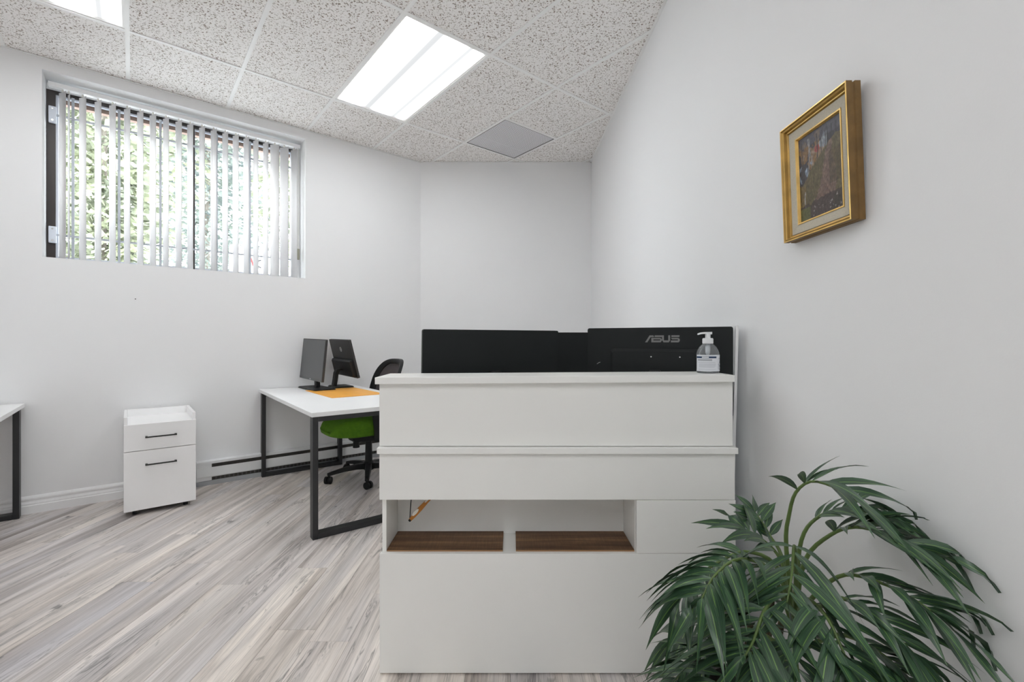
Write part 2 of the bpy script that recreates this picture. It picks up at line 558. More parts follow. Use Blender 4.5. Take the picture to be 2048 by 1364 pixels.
def tube(bm, pts, rad, n=8, caps=True):
    pts = [Vector(p) for p in pts]
    rads = rad if isinstance(rad, (list, tuple)) else [rad] * len(pts)
    ref = Vector((0, 0, 1))
    rings = []
    for i, p in enumerate(pts):
        t = (pts[min(i + 1, len(pts) - 1)] - pts[max(i - 1, 0)]).normalized()
        if abs(t.dot(ref)) > 0.95: r0 = Vector((1, 0, 0))
        else: r0 = ref
        a = t.cross(r0).normalized(); b = t.cross(a).normalized()
        rings.append([bm.verts.new(p + (a * math.cos(2 * math.pi * k / n) + b * math.sin(2 * math.pi * k / n)) * rads[i]) for k in range(n)])
    for a, b in zip(rings, rings[1:]):
        # match the nearest start vertex so that the ring never twists
        sh = min(range(n), key=lambda q: (b[q].co - a[0].co).length)
        b2 = b[sh:] + b[:sh]
        for k in range(n):
            bm.faces.new((a[k], a[(k + 1) % n], b2[(k + 1) % n], b2[k]))
        b[:] = b2
    if caps:
        bm.faces.new(rings[0][::-1]); bm.faces.new(rings[-1])
    return bm


def loft(bm, rings, close_ring=True, caps=True, mis=None):
    R = [[bm.verts.new(p) for p in r] for r in rings]
    n = len(rings[0])
    for q, (a, b) in enumerate(zip(R, R[1:])):
        for k in range(n if close_ring else n - 1):
            f = bm.faces.new((a[k], a[(k + 1) % n], b[(k + 1) % n], b[k]))
            if mis: f.material_index = mis[q]
    if caps:
        bm.faces.new(R[0][::-1]); bm.faces.new(R[-1])
    return bm


def rrect(w, h, r, n=5):
    """rounded rectangle outline centred on 0"""
    out = []
    for cx, cy, a0 in ((w / 2 - r, h / 2 - r, 0), (-w / 2 + r, h / 2 - r, 90), (-w / 2 + r, -h / 2 + r, 180), (w / 2 - r, -h / 2 + r, 270)):
        for k in range(n + 1):
            a = math.radians(a0 + 90 * k / n)
            out.append((cx + r * math.cos(a), cy + r * math.sin(a)))
    return out


def clip(poly, a, b):
    """keep the part of a polygon on the left of a -> b"""
    out = []
    n = len(poly)
    f = lambda p: (b[0] - a[0]) * (p[1] - a[1]) - (b[1] - a[1]) * (p[0] - a[0])
    for i in range(n):
        p, q = poly[i], poly[(i + 1) % n]
        fp, fq = f(p), f(q)
        if fp >= 0: out.append(p)
        if fp * fq < 0:
            t = fp / (fp - fq)
            out.append((p[0] + t * (q[0] - p[0]), p[1] + t * (q[1] - p[1])))
    return out


def area(poly):
    return 0.5 * sum(poly[i][0] * poly[(i + 1) % len(poly)][1] - poly[(i + 1) % len(poly)][0] * poly[i][1] for i in range(len(poly)))


def tidy(poly):
    out = []
    for p in poly:
        if not out or math.hypot(p[0] - out[-1][0], p[1] - out[-1][1]) > 1e-4: out.append(p)
    if len(out) > 1 and math.hypot(out[0][0] - out[-1][0], out[0][1] - out[-1][1]) < 1e-4: out.pop()
    return out


def in_room(poly, shrink=0.0):
    room = inset(ROOM, shrink) if shrink else ROOM
    if area(poly) < 0: poly = poly[::-1]
    for i in range(len(room)):
        poly = clip(poly, room[i], room[(i + 1) % len(room)])
        if len(poly) < 3: return []
    poly = tidy(poly)
    return poly if len(poly) >= 3 and area(poly) > 2e-4 else []


def inset(poly, e):
    res = poly
    n = len(poly)
    for i in range(n):
        a, b = poly[i], poly[(i + 1) % n]
        l = math.hypot(b[0] - a[0], b[1] - a[1])
        if l < 1e-6: continue
        nx, ny = -(b[1] - a[1]) / l * e, (b[0] - a[0]) / l * e
        res = clip(res, (a[0] + nx, a[1] + ny), (b[0] + nx, b[1] + ny))
        if len(res) < 3: return []
    return tidy(res)


if area(ROOM) < 0: ROOM = ROOM[::-1]


def inset_prism(bm, poly, z0, z1, e):
    """prism whose z1 face is pulled in by e, for a fine chamfer"""
    t = inset(poly, e)
    if len(t) != len(poly): return prism(bm, poly, z0, z1)
    a = [bm.verts.new((p[0], p[1], z0)) for p in poly]
    # line the two outlines up
    k0 = min(range(len(t)), key=lambda k: (t[k][0] - poly[0][0]) ** 2 + (t[k][1] - poly[0][1]) ** 2)
    t = t[k0:] + t[:k0]
    b = [bm.verts.new((p[0], p[1], z1)) for p in t]
    n = len(poly)
    bm.faces.new(a[::-1]); bm.faces.new(b)
    for i in range(n):
        bm.faces.new((a[i], a[(i + 1) % n], b[(i + 1) % n], b[i]))
    return bm


# ================================================================== THE SETTING
# ---- floor
bm = NB(); prism(bm, ROOM, -0.08, -0.004)
floor = tag(obj('floor', bm, M['subfloor']), 'grey-brown oak-look vinyl plank floor of the office', 'floor', kind='structure')
PW, PL = 0.152, 1.22
x = -5.35 + 0.024
row = 0
while x < 1.0:
    y = -3.6 - random.random() * PL
    while y < 5.0:
        poly = in_room([(x, y), (x + PW, y), (x + PW, y + PL), (x, y + PL)])
        if poly:
            b2 = NB(); inset_prism(b2, poly, -0.004, 0.0, 0.0007)
            obj('plank', b2, M['plank'], floor)
        y += PL
    x += PW
    row += 1

# ---- ceiling: grid, tiles
bm = NB(); prism(bm, ROOM, 3.05, 3.12)
ceiling = tag(obj('ceiling', bm, M['plenum']), 'suspended ceiling of speckled mineral tiles in a white metal grid', 'ceiling', kind='structure')
S0, DS = -0.09, 0.612
D0, DD = 0.70, 1.219
lights, vents = [(1, 0), (4, 0)], [(-1, 0)]
lights += [(4, 3), (6, 3), (8, 3)]  # unseen panels behind the camera, layout chosen to brighten the desk front
# tile (i, j): s from S0+DS*i to +1, d from D0+DD*j to +1
def quad(s0, s1, d0, d1):
    return [tuple(W(s, d)[:2]) for s, d in ((s0, d0), (s0, d1), (s1, d1), (s1, d0))]


for i in range(-5, 14):
    for j in range(-1, 7):
        s0, s1 = S0 + DS * i, S0 + DS * (i + 1)
        d0, d1 = D0 + DD * j, D0 + DD * (j + 1)
        if (i, j) in lights: continue
        if (i, j) in vents: d0 = D0 + 0.61
        poly = in_room(quad(s0 + 0.004, s1 - 0.004, d0 + 0.004, d1 - 0.004), 0.002)
        if poly and area(poly) > 1e-3:
            b2 = NB(); prism(b2, poly, CEIL + 0.004, CEIL + 0.019)
            obj('tile', b2, M['tile'], ceiling)
for i in range(-5, 15):           # cross bars, one between every two rows
    s = S0 + DS * i
    for j in range(-1, 7):
        d0, d1 = D0 + DD * j, D0 + DD * (j + 1)
        poly = in_room(quad(s - 0.012, s + 0.012, d0 + 0.012, d1 - 0.012), 0.002)
        if poly:
            b2 = NB(); prism(b2, poly, CEIL - 0.0015, CEIL + 0.0035)
            obj('grid_bar', b2, M['tbar'], ceiling)
for j in range(-1, 8):            # main runners
    d = D0 + DD * j
    poly = in_room(quad(-6, 9, d - 0.012, d + 0.012), 0.002)
    if poly:
        b2 = NB(); prism(b2, poly, CEIL - 0.002, CEIL + 0.0038)
        obj('main_runner', b2, M['tbar'], ceiling)
poly = in_room(quad(S0 - DS + 0.012, S0 - 0.012, D0 + 0.598, D0 + 0.622))
b2 = NB(); prism(b2, poly, CEIL - 0.0015, CEIL + 0.0035); obj('grid_bar', b2, M['tbar'], ceiling)
for k in range(5):                # wall angle along every wall
    a, b = Vector(ROOM[k]), Vector(ROOM[(k + 1) % 5])
    t = (b - a).normalized(); nn = Vector((-t.y, t.x))
    poly = in_room([tuple(a), tuple(b), tuple(b + nn * 0.018), tuple(a + nn * 0.018)], 0.001)
    if poly:
        b2 = NB(); prism(b2, poly, CEIL - 0.0025, CEIL + 0.0005)
        obj('wall_angle', b2, M['tbar'], ceiling)

# ---- walls
WT = 0.30


def wall_box(bm, s0, s1, z0, z1, d0=-WT, d1=0.0, mi=0):
    q = [W(s0, d0), W(s1, d0), W(s1, d1), W(s0, d1)]
    prism(bm, [(p.x, p.y) for p in q], z0, z1, mi)


WS0, WS1, WZ0, WZ1 = 1.146, 2.797, 1.69, 2.935
bm = NB()
wall_box(bm, -0.25, 5.6, -0.05, WZ0)
wall_box(bm, -0.25, 5.6, WZ1, 3.12)
wall_box(bm, -0.25, WS0, WZ0, WZ1)
wall_box(bm, WS1, 5.6, WZ0, WZ1)
tag(obj('wall_left', bm, M['wall']), 'pale grey painted wall with the high window and vertical blind', 'wall', kind='structure')


def plain_wall(name, a, b, label, ext=0.0):
    a, b = Vector(a), Vector(b)
    t = (b - a).normalized(); nn = Vector((t.y, -t.x))
    a2, b2 = a - t * ext, b + t * ext
    bm = NB(); prism(bm, [tuple(a2), tuple(b2), tuple(b2 + nn * 0.12), tuple(a2 + nn * 0.12)], -0.05, 3.12)
    return tag(obj(name, bm, M['wall']), label, 'wall', kind='structure')


def is_left(a, b):   # the polygon is counter-clockwise: outside is to the right of each edge
    return True


pts = {'O': (O.x, O.y), 'E': tuple(W(5.6, 0)[:2]), 'D': (-4.6, -3.5), 'C': (wall_x(-3.5), -3.5), 'B': (wall_x(4.818), 4.818)}
plain_wall('wall_right', pts['C'], pts['B'], 'plain pale grey wall on the right with the framed painting')
plain_wall('wall_back', pts['B'], pts['O'], 'short pale grey end wall behind the reception monitors')
plain_wall('wall_side', pts['E'], pts['D'], 'pale grey wall to the left, outside the photograph')
plain_wall('wall_front', pts['D'], pts['C'], 'pale grey wall behind the camera')

# ---- baseboards (stepped moulding, swept along the wall)
PROF = [(0.0, 0.0), (0.016, 0.0), (0.016, 0.052), (0.013, 0.056), (0.013, 0.066), (0.009, 0.078), (0.009, 0.086), (0.012, 0.090), (0.012, 0.100), (0.006, 0.112), (0.0, 0.115)]


def moulding(name, a, b, label):
    a, b = Vector(a), Vector(b)
    t = (b - a).normalized(); nn = Vector((-t.y, t.x))
    bm = NB()
    loft(bm, [[(p.x + nn.x * (o + 0.0005), p.y + nn.y * (o + 0.0005), z) for o, z in PROF] for p in (a, b)])
    return tag(obj(name, bm, M['trim']), label, 'baseboard', kind='structure')


moulding('baseboard_left', W(1.96, 0)[:2], W(5.55, 0)[:2], 'white stepped baseboard along the window wall left of the file cabinet')
moulding('baseboard_right', (wall_x(-3.4), -3.4), (wall_x(4.78), 4.78), 'white stepped baseboard at the foot of the right wall')
moulding('baseboard_back', (0.80, 4.818), (O.x + 0.05, 4.818), 'white stepped baseboard at the foot of the end wall')

# ---- window: everything in the wall frame (x = -s, y = -d)
win = thing('window_1', 'high sliding window with dark bronze frame in the left wall', 'window', O, ROT)
win['kind'] = 'structure'


def wb(bm, s0, s1, d0, d1, z0, z1, mi=0):
    return box(bm, -s1, -s0, -d1, -d0, z0, z1, mi)


def WB(s0, s1, d0, d1, z0, z1):
    bm = NB(); wb(bm, s0, s1, d0, d1, z0, z1); return bm


f0, f1 = -0.245, -0.200
obj('jamb_frame', WB(2.752, 2.7965, f0, f1, WZ0, WZ1 - 0.045), M['frame_dark'], win)
obj('jamb_trim', WB(1.1465, 1.200, f0, -0.176, WZ0 + 0.0005, WZ1 - 0.045), M['trim'], win)
obj('head_frame', WB(1.2005, 2.752, f0, f1, 2.868, WZ1 - 0.045), M['frame_dark'], win)
obj('head_trim', WB(1.1465, 2.7965, -0.25, -0.199, 2.8905, WZ1 - 0.0005), M['trim'], win)
obj('sill_frame', WB(1.2005, 2.752, f0, f1, WZ0 + 0.0005, 1.715), M['frame_dark'], win)
obj('mullion', WB(1.944, 1.962, f0, f1, 1.715, 2.868), M['frame_dark'], win)
for a, b, ea, eb in ((1.2005, 1.944, 0.014, 0.004), (1.962, 2.752, 0.004, 0.014)):
    sash = NB()
    wb(sash, a + 0.0005, a + ea, -0.24, -0.215, 1.716, 2.867); wb(sash, b - eb, b - 0.0005, -0.24, -0.215, 1.716, 2.867)
    wb(sash, a + ea, b - eb, -0.24, -0.215, 1.716, 1.728); wb(sash, a + ea, b - eb, -0.24, -0.215, 2.855, 2.867)
    sh = obj('sash', sash, M['grille_white'], win)
    obj('pane', WB(a + ea - 0.001, b - eb + 0.001, -0.230, -0.226, 1.727, 2.856), M['glass'], sh)
obj('outer_lintel', WB(1.147, 2.796, -0.2995, -0.255, 2.83, 2.934), M['brick'], win)

# ---- security grille inside the window
gr = thing('window_grille', 'grey metal security grille of thin bars between the blind and the window', 'grille', O, ROT)
for s in (2.662, 2.412, 2.166, 1.793, 1.548, 1.30):
    obj('bar', WB(s - 0.008, s + 0.008, -0.1985, -0.1895, 1.692, 2.865), M['grille'], gr)
for z in (2.713, 1.874):
    obj('rod', WB(1.205, 2.785, -0.189, -0.181, z - 0.007, z + 0.007), M['grille'], gr)
    br = NB(); wb(br, 2.745, 2.785, -0.1985, -0.178, z - 0.058, z + 0.058)
    bo = obj('bracket', br, M['grille_white'], gr, bevel=0.003)
    for dz in (-0.04, 0.04):
        sc = NB(); tube(sc, [(-2.765, 0.178, z + dz), (-2.765, 0.1745, z + dz)], 0.006, 8)
        obj('bolt', sc, M['screw'], bo)

# ---- vertical blind
bl = thing('vertical_blind', 'white vertical blind with tilted fabric vanes hanging in the window', 'blind', O, ROT)
obj('headrail', WB(1.160, 2.780, -0.148, -0.105, 2.882, 2.912), M['trim'], bl, bevel=0.002)
VS = [2.711, 2.680, 2.608, 2.527, 2.448, 2.366, 2.290, 2.215, 2.135, 2.055, 1.980, 1.902, 1.822, 1.741, 1.665, 1.588, 1.515, 1.438, 1.366, 1.289, 1.208]
VA = {1: 80, 18: 48, 19: 51, 20: 68}
vane_meshes = {}
for k, s in enumerate(VS):
    ang = math.radians(VA.get(k, 68 + (2.0 - s) * 9 + random.uniform(-1.5, 1.5)))
    bm = NB()
    rows = []
    for z in (1.700, 2.868):
        r = []
        for q in range(9):
            a = -0.5 + q / 8
            bulge = 0.006 * (1 - (2 * a) ** 2)
            r.append((0.089 * a, bulge, z))
        rows.append(r)
    A = [[bm.verts.new(p) for p in r] for r in rows]
    B = [[bm.verts.new((p[0], p[1] + 0.0009, p[2])) for p in r] for r in rows]
    for q in range(8):
        bm.faces.new((A[0][q], A[0][q + 1], A[1][q + 1], A[1][q])); bm.faces.new((B[0][q + 1], B[0][q], B[1][q], B[1][q + 1]))
    for q in range(8):
        bm.faces.new((A[1][q], A[1][q + 1], B[1][q + 1], B[1][q])); bm.faces.new((A[0][q + 1], A[0][q], B[0][q], B[0][q + 1]))
    for q in (0, 8):
        bm.faces.new((A[0][q], A[1][q], B[1][q], B[0][q]))
    v = obj('vane', bm, M['vane'], bl, smooth=True, loc=(-s, 0.130, 0), rot=(0, 0, -ang))
    ck = NB(); box(ck, -0.006, 0.006, -0.002, 0.004, 2.866, 2.884)
    obj('vane_clip', ck, M['cord'], v)
for ds in (0.0, 0.014):
    cd = NB(); tube(cd, [(-1.186 + ds, 0.112, 2.884), (-1.184 + ds, 0.113, 2.4), (-1.186 + ds * 0.7, 0.112, 1.96)], 0.0022, 6)
    obj('cord', cd, M['cord'], bl)
obj('cord_weight', WB(1.166, 1.186, -0.122, -0.102, 1.868, 1.966), M['weight'], bl, bevel=0.003)

# ================================================================== CEILING FITTINGS
LBL = {(1, 0): 'lit fluorescent ceiling panel above the middle of the room',
       (4, 0): 'lit fluorescent ceiling panel at the top left corner above the blind',
       (4, 3): 'unseen lit fluorescent ceiling panel behind the camera, nearest the right wall',
       (6, 3): 'unseen lit fluorescent ceiling panel behind the camera, in the middle of its row',
       (8, 3): 'unseen lit fluorescent ceiling panel behind the camera, farthest from the right wall'}
for (i, j) in lights:
    sc, dc = S0 + DS * (i + 0.5), D0 + DD * (j + 0.5)
    t = thing('ceiling_light', LBL[(i, j)], 'ceiling light', W(sc, dc, CEIL), ROT, 'recessed fluorescent ceiling panels')
    a, b = 0.294, 0.596
    # white door frame, bevelled up to the lens
    fr = NB()
    rg = []
    for (e, z) in ((0.0, 0.030), (0.0, 0.003), (0.010, 0.0015), (0.018, 0.008), (0.018, 0.014)):
        rg.append([(-a + e, -b + e, z), (a - e, -b + e, z), (a - e, b - e, z), (-a + e, b - e, z)])
    loft(fr, rg, caps=False)
    obj('frame', fr, M['tbar'], t)
    obj('diffuser', bx(-a + 0.018, a - 0.018, -b + 0.018, b - 0.018, 0.010, 0.013), M['diffuser'], t)
    obj('housing', bx(-a, a, -b, b, 0.0305, 0.034), M['tbar'], t)

vt = thing('air_vent', 'grey perforated square air return panel in the ceiling', 'vent', W(S0 - DS / 2, D0 + 0.305, CEIL), ROT)
obj('perforated_plate', bx(-0.2865, 0.2865, -0.2865, 0.2865, 0.001, 0.004), M['perforated'], vt)
ed = NB()
loft(ed, [[(-h, -h, z), (h, -h, z), (h, h, z), (-h, h, z)] for h, z in ((0.287, 0.012), (0.287, -0.001), (0.2925, -0.001), (0.2925, 0.012))], caps=False)
obj('rim', ed, M['black_metal'], vt)
obj('seam', bx(-0.286, 0.286, 0.108, 0.112, 0.0004, 0.0012), M['logo_light'], vt)

# ================================================================== RECEPTION DESK
rd = thing('reception_desk', 'white reception desk with raised counter and open shelf niche, facing the camera', 'desk', (0.152, 1.55, 0))
rx, ry = 0.152, 1.55


def RB(x0, x1, y0, y1, z0, z1):
    return bx(x0 - rx, x1 - rx, y0 - ry, y1 - ry, z0, z1)


lam = M['laminate']
ct = obj('counter_top', RB(-0.4525, 0.7515, 1.530, 1.722, 0.9855, 1.0085), lam, rd, bevel=0.0015)
ct.rotation_euler = (0, math.radians(-0.38), 0)
ct.location = (0.0, 0, 0.0035)
up = RB(-0.4500, 0.7490, 1.552, 1.570, 0.7735, 0.9835)
for v_ in up.verts:
    if v_.co.z > 0.9: v_.co.z = 0.9880 + 0.0066 * v_.co.x
obj('upper_panel', up, lam, rd, bevel=0.001)
obj('upper_side_panel', RB(-0.4500, -0.4320, 1.571, 1.718, 0.7735, 0.9835), lam, rd, bevel=0.001)
obj('upper_side_panel', RB(0.7310, 0.7490, 1.571, 1.718, 0.7735, 0.9835), lam, rd, bevel=0.001)
obj('worktop', RB(-0.4535, 0.7590, 1.533, 2.620, 0.7505, 0.7715), lam, rd, bevel=0.0015)
obj('apron_panel', RB(-0.4490, 0.7545, 1.548, 1.566, 0.5925, 0.7495), lam, rd, bevel=0.001)
obj('end_panel', RB(-0.4445, -0.4300, 1.567, 2.580, 0.0, 0.7495), lam, rd, bevel=0.001)
obj('end_panel', RB(0.7400, 0.7560, 1.567, 2.580, 0.0, 0.7495), lam, rd, bevel=0.001)
obj('niche_back', RB(-0.4295, 0.4200, 1.722, 1.734, 0.02, 0.7495), lam, rd)
obj('niche_side_panel', RB(0.4205, 0.4345, 1.567, 1.734, 0.4085, 0.7495), lam, rd, bevel=0.001)
obj('niche_floor', RB(-0.4295, 0.4200, 1.567, 1.7215, 0.392, 0.4075), lam, rd)
obj('shelf_board', RB(-0.4285, -0.0320, 1.5655, 1.7205, 0.4078, 0.4150), [M['shelf_wood'], M['shelf_edge']], rd)
obj('shelf_board', RB(0.0135, 0.4185, 1.5655, 1.7205, 0.4078, 0.4150), [M['shelf_wood'], M['shelf_edge']], rd)
for o in rd.children:
    if o.name.startswith('shelf_board'):
        for p in o.data.polygons:
            if abs(p.normal.y) > 0.9: p.material_index = 1
obj('door_panel', RB(0.4215, 0.7570, 1.548, 1.566, 0.4115, 0.5910), lam, rd, bevel=0.001)
obj('lower_panel', RB(-0.4480, 0.7570, 1.548, 1.566, 0.006, 0.4100), lam, rd, bevel=0.001)
obj('foot', RB(-0.42, -0.39, 1.575, 1.605, 0.0, 0.02), M['black_plastic'], rd)
obj('foot', RB(0.70, 0.73, 1.575, 1.605, 0.0, 0.02), M['black_plastic'], rd)

# hanging strap in the niche
hs = thing('hanging_strap', 'orange strap with white patches and a thin black cord hanging in the shelf niche', 'strap', (-0.30, 1.64, 0.592))
sb = NB()
pth = [(-0.066, -0.002, -0.104), (-0.048, -0.002, -0.084), (-0.028, -0.001, -0.062), (-0.004, 0.0, -0.036), (0.018, 0.001, -0.016), (0.034, 0.002, 0.006)]
wd = [0.005, 0.0075, 0.008, 0.0062, 0.0045, 0.0035]
rings = []
for i, p in enumerate(pth):
    tv = (Vector(pth[min(i + 1, 5)]) - Vector(pth[max(i - 1, 0)])).normalized()
    sd_ = Vector((tv.z, 0, -tv.x)) * wd[i]
    P = Vector(p)
    rings.append([P + sd_ + Vector((0, -0.002, 0)), P - sd_ + Vector((0, -0.002, 0)), P - sd_ + Vector((0, 0.002, 0)), P + sd_ + Vector((0, 0.002, 0))])
loft(sb, rings)
obj('strap', sb, M['strap'], hs)
for (a, b, w) in (((-0.056, -0.0062, -0.087), (-0.034, -0.0062, -0.062), 0.0055), ((-0.012, -0.0045, -0.040), (0.006, -0.0045, -0.020), 0.0034)):
    pb = NB()
    A, B = Vector(a), Vector(b)
    tv = (B - A).normalized(); sv = Vector((tv.z, 0, -tv.x))
    ring = []
    for k in range(12):
        an = 2 * math.pi * k / 12
        ring.append((A + B) / 2 + tv * math.cos(an) * (B - A).length / 2 + sv * math.sin(an) * w)
    loft(pb, [[tuple(p) for p in ring], [(p.x, p.y + 0.003, p.z) for p in ring]])
    obj('patch', pb, M['strap_white'], hs)
cb = NB(); tube(cb, [(-0.066, -0.002, -0.103), (-0.063, -0.001, -0.05), (-0.058, 0.0, 0.008)], 0.0018, 6)
obj('cord', cb, M['black_plastic'], hs)
kb = NB(); tube(kb, [(-0.068, -0.002, -0.106), (-0.063, -0.002, -0.101)], 0.005, 8); obj('knot', kb, M['black_plastic'], hs)


# ================================================================== MONITORS
def arc_box(bm, w, h, t0, t1, r=0.008):
    """rounded slab in the XZ plane, from y=t0 to y=t1"""
    o = rrect(w, h, r)
    loft(bm, [[(x, t0, z) for x, z in o], [(x, t1, z) for x, z in o]])
    return bm


def monitor(label, loc, rz, w, h, zc, tilt=0.0, roll=0.0, back='monitor_back', screen='screen', bump=None, stand='column', base=(0.24, 0.17), bump_x=0.0, group=None):
    """screen looks along -Y; zc is the height of the panel's centre above its base"""
    t = thing('monitor', label, 'monitor', loc, rz, group)
    R = Matrix.Rotation(tilt, 4, 'X') @ Matrix.Rotation(roll, 4, 'Y')

    def panel(name, bm, m, par=None, smooth=False):
        bmesh.ops.transform(bm, matrix=Matrix.Translation((0, 0, zc)) @ R, verts=bm.verts[:])
        return obj(name, bm, m, par or t, smooth)
    bm = NB(); arc_box(bm, w, h, -0.006, 0.012)
    hous = panel('housing', bm, M[back])
    bm = NB(); box(bm, -w / 2 + 0.007, w / 2 - 0.007, -0.0068, -0.0061, -h / 2 + 0.020, h / 2 - 0.007)
    panel('screen', bm, M[screen])
    bm = NB(); box(bm, -w / 2 + 0.002, w / 2 - 0.002, -0.0072, -0.0061, -h / 2 + 0.002, -h / 2 + 0.0195)
    chin = panel('chin', bm, M['bezel'] if screen == 'screen' else M[back])
    if bump:
        bw, bh, bz, bd = bump
        bm = NB()
        o1, o2 = [[(x_ + bump_x, z_) for x_, z_ in rrect(bw - e_, bh - e_, 0.012)] for e_ in (0.0, 0.02)]
        loft(bm, [[(x, 0.0121, z + bz) for x, z in o1], [(x, 0.0121 + bd * 0.6, z + bz) for x, z in o1], [(x, 0.0121 + bd, z + bz) for x, z in o2]])
        panel('rear_cover', bm, M['black_plastic'] if back != 'monitor_back' else M[back])
    if stand == 'column':
        bm = NB()
        loft(bm, [[(-0.024, 0.02 + k, z), (0.024, 0.02 + k, z), (0.020, 0.055 + k, z), (-0.020, 0.055 + k, z)] for z, k in ((0.012, 0.0), (zc * 0.6, -0.004), (zc, -0.014))])
        obj('stand_neck', bm, M['black_plastic'], t, bevel=0.003)
    else:   # raked arm that leans back to the hinge
        bm = NB()
        pr = [(0.088, 0.012), (0.080, 0.06), (0.072, zc - 0.135), (0.058, zc - 0.108), (0.024, zc - 0.100)]
        loft(bm, [[(-0.030, y - 0.014, z - 0.004), (0.030, y - 0.014, z - 0.004), (0.030, y + 0.014, z + 0.008), (-0.030, y + 0.014, z + 0.008)] for y, z in pr])
        obj('stand_neck', bm, M['black_plastic'], t, bevel=0.004)
    bm = NB()
    o = rrect(base[0], base[1], 0.02)
    o2 = rrect(base[0] - 0.016, base[1] - 0.016, 0.02)
    loft(bm, [[(x, y + 0.03, 0.0) for x, y in o], [(x, y + 0.03, 0.006) for x, y in o], [(x, y + 0.03, 0.012) for x, y in o2]])
    obj('stand_base', bm, M['black_plastic'], t, smooth=False)
    return t, hous, chin, R


WTOP = 0.7720
# the rear-facing monitors that show over the counter (screens look away from the camera)
def span(xa, ya, xb, yb):
    return ((xa + xb) / 2, (ya + yb) / 2), math.hypot(xb - xa, yb - ya), math.atan2(yb - ya, xb - xa)


c, w, a = span(0.324, 1.940, 0.823, 1.703)
m1, h1, ch1, R1 = monitor('black monitor seen from behind with grey lettering, right of the counter', (c[0], c[1], WTOP), a + math.pi, w, 0.335, 1.1835 - 0.1675 - WTOP,
                          bump=(0.335, 0.17, -0.003, 0.014), bump_x=0.010, screen='monitor_back', base=(0.22, 0.16), group='monitors behind the counter')
# lettering on its back (local +Y is the back; x runs mirrored, seen from behind)
def poly_on_back(polys, sx, cz, y, flip=True):
    bm = NB()
    for pl in polys:
        q = [((-px if flip else px) * sx - 0.025, pz * sx + cz) for px, pz in pl]
        loft(bm, [[(px, y, pz) for px, pz in q], [(px, y + 0.0012, pz) for px, pz in q]])
    return bm


def R4(x0, x1, y0, y1): return [(x0, y0), (x1, y0), (x1, y1), (x0, y1)]


raw = [[(470, 490), (560, 490), (690, 275), (830, 275), (800, 205), (650, 205)],
       R4(850, 1140, 205, 275), R4(1140, 1210, 205, 410),
       R4(720, 798, 305, 490), [(760, 312), (1050, 312), (1100, 340), (1060, 370), (800, 370)], [(1050, 312), (1100, 325), (1130, 370), (1130, 420), (1090, 490), (1060, 415), (1072, 370)], R4(798, 1090, 412, 490),
       [(1150, 410), (1380, 410), (1450, 410), (1400, 490), (1195, 490)], R4(1380, 1450, 205, 410),
       R4(1500, 1805, 205, 275), [(1480, 312), (1750, 312), (1770, 370), (1530, 370)], [(1750, 312), (1800, 330), (1820, 390), (1810, 450), (1770, 490), (1745, 412), (1752, 370)], R4(1480, 1770, 412, 490)]
cx_, cy_ = 1145, 348
lt = poly_on_back([[((x - cx_), -(y - cy_)) for x, y in p] for p in raw], 0.131 / 1350, m1.location.z * 0 + (1.1385 - WTOP), 0.0122)
obj('lettering', lt, M['logo'], m1)
for sx in (0.015, -0.092):
    sc = NB(); tube(sc, [(sx, 0.026, 0.296), (sx, 0.029, 0.296)], 0.0028, 8)
    obj('screw', sc, M['screw'], m1)
scr = NB(); tube(scr, [(0.236, 0.0122, 0.262), (0.228, 0.0126, 0.268), (0.222, 0.0122, 0.270)], 0.0009, 5)
obj('scratch', scr, M['logo_light'], m1)

c, w, a = span(-0.356, 1.800, 0.198, 2.058)
m2, h2, ch2, R2 = monitor('wide plain black monitor seen from behind at the left of the counter', (c[0], c[1], WTOP), a + math.pi, w, 0.345, 1.1765 - 0.1725 - WTOP, tilt=math.radians(-3),
                          screen='monitor_back', base=(0.24, 0.17), group='monitors behind the counter')
m3, h3, ch3, R3 = monitor('black monitor half hidden between the two other counter monitors', (0.48, 2.34, WTOP), math.pi + math.radians(2), 0.58, 0.335, 1.1735 - 0.1675 - WTOP,
                          screen='monitor_back', base=(0.22, 0.16), group='monitors behind the counter')

# ---- sanitizer bottle on the counter
hx, hy, hz = 0.702, 1.640, 1.0157
bt = thing('hand_sanitizer', 'clear pump bottle of hand sanitizer with white and navy label on the counter', 'bottle', (hx, hy, hz))
R_ = 0.0395
bm = NB()
lathe(bm, [(0.0, 0.002), (0.030, 0.0015), (0.036, 0.0), (R_, 0.004), (R_, 0.066), (0.0385, 0.073), (0.035, 0.083), (0.0285, 0.094), (0.020, 0.102), (0.0165, 0.105), (0.0165, 0.112)], 40, sy=0.8)
obj('bottle', bm, M['clear_plastic'], bt, smooth=True)
bm = NB(); lathe(bm, [(0.0, 0.105), (0.0178, 0.105), (0.0182, 0.107), (0.0182, 0.121), (0.0165, 0.1245), (0.009, 0.125), (0.009, 0.139), (0.0, 0.139)], 32)
obj('pump_collar', bm, M['pump'], bt, smooth=False)
bm = NB()
loft(bm, [[(x, yy, z + dz) for yy, dz in ((-w_, -h_), (w_, -h_), (w_, h_), (-w_, h_))] for x, z, w_, h_ in ((0.0125, 0.1425, 0.008, 0.0045), (0.0, 0.1425, 0.009, 0.0042), (-0.012, 0.1430, 0.008, 0.0034), (-0.026, 0.1415, 0.006, 0.003), (-0.036, 0.1385, 0.0045, 0.0026))])
obj('spout', bm, M['pump'], bt, bevel=0.001)
bm = NB(); lathe(bm, [(0.0, 0.062), (0.004, 0.063), (0.0075, 0.070), (0.0085, 0.085), (0.0085, 0.105), (0.0, 0.105)], 20)
obj('pump_tube', bm, M['pump'], bt, smooth=True)


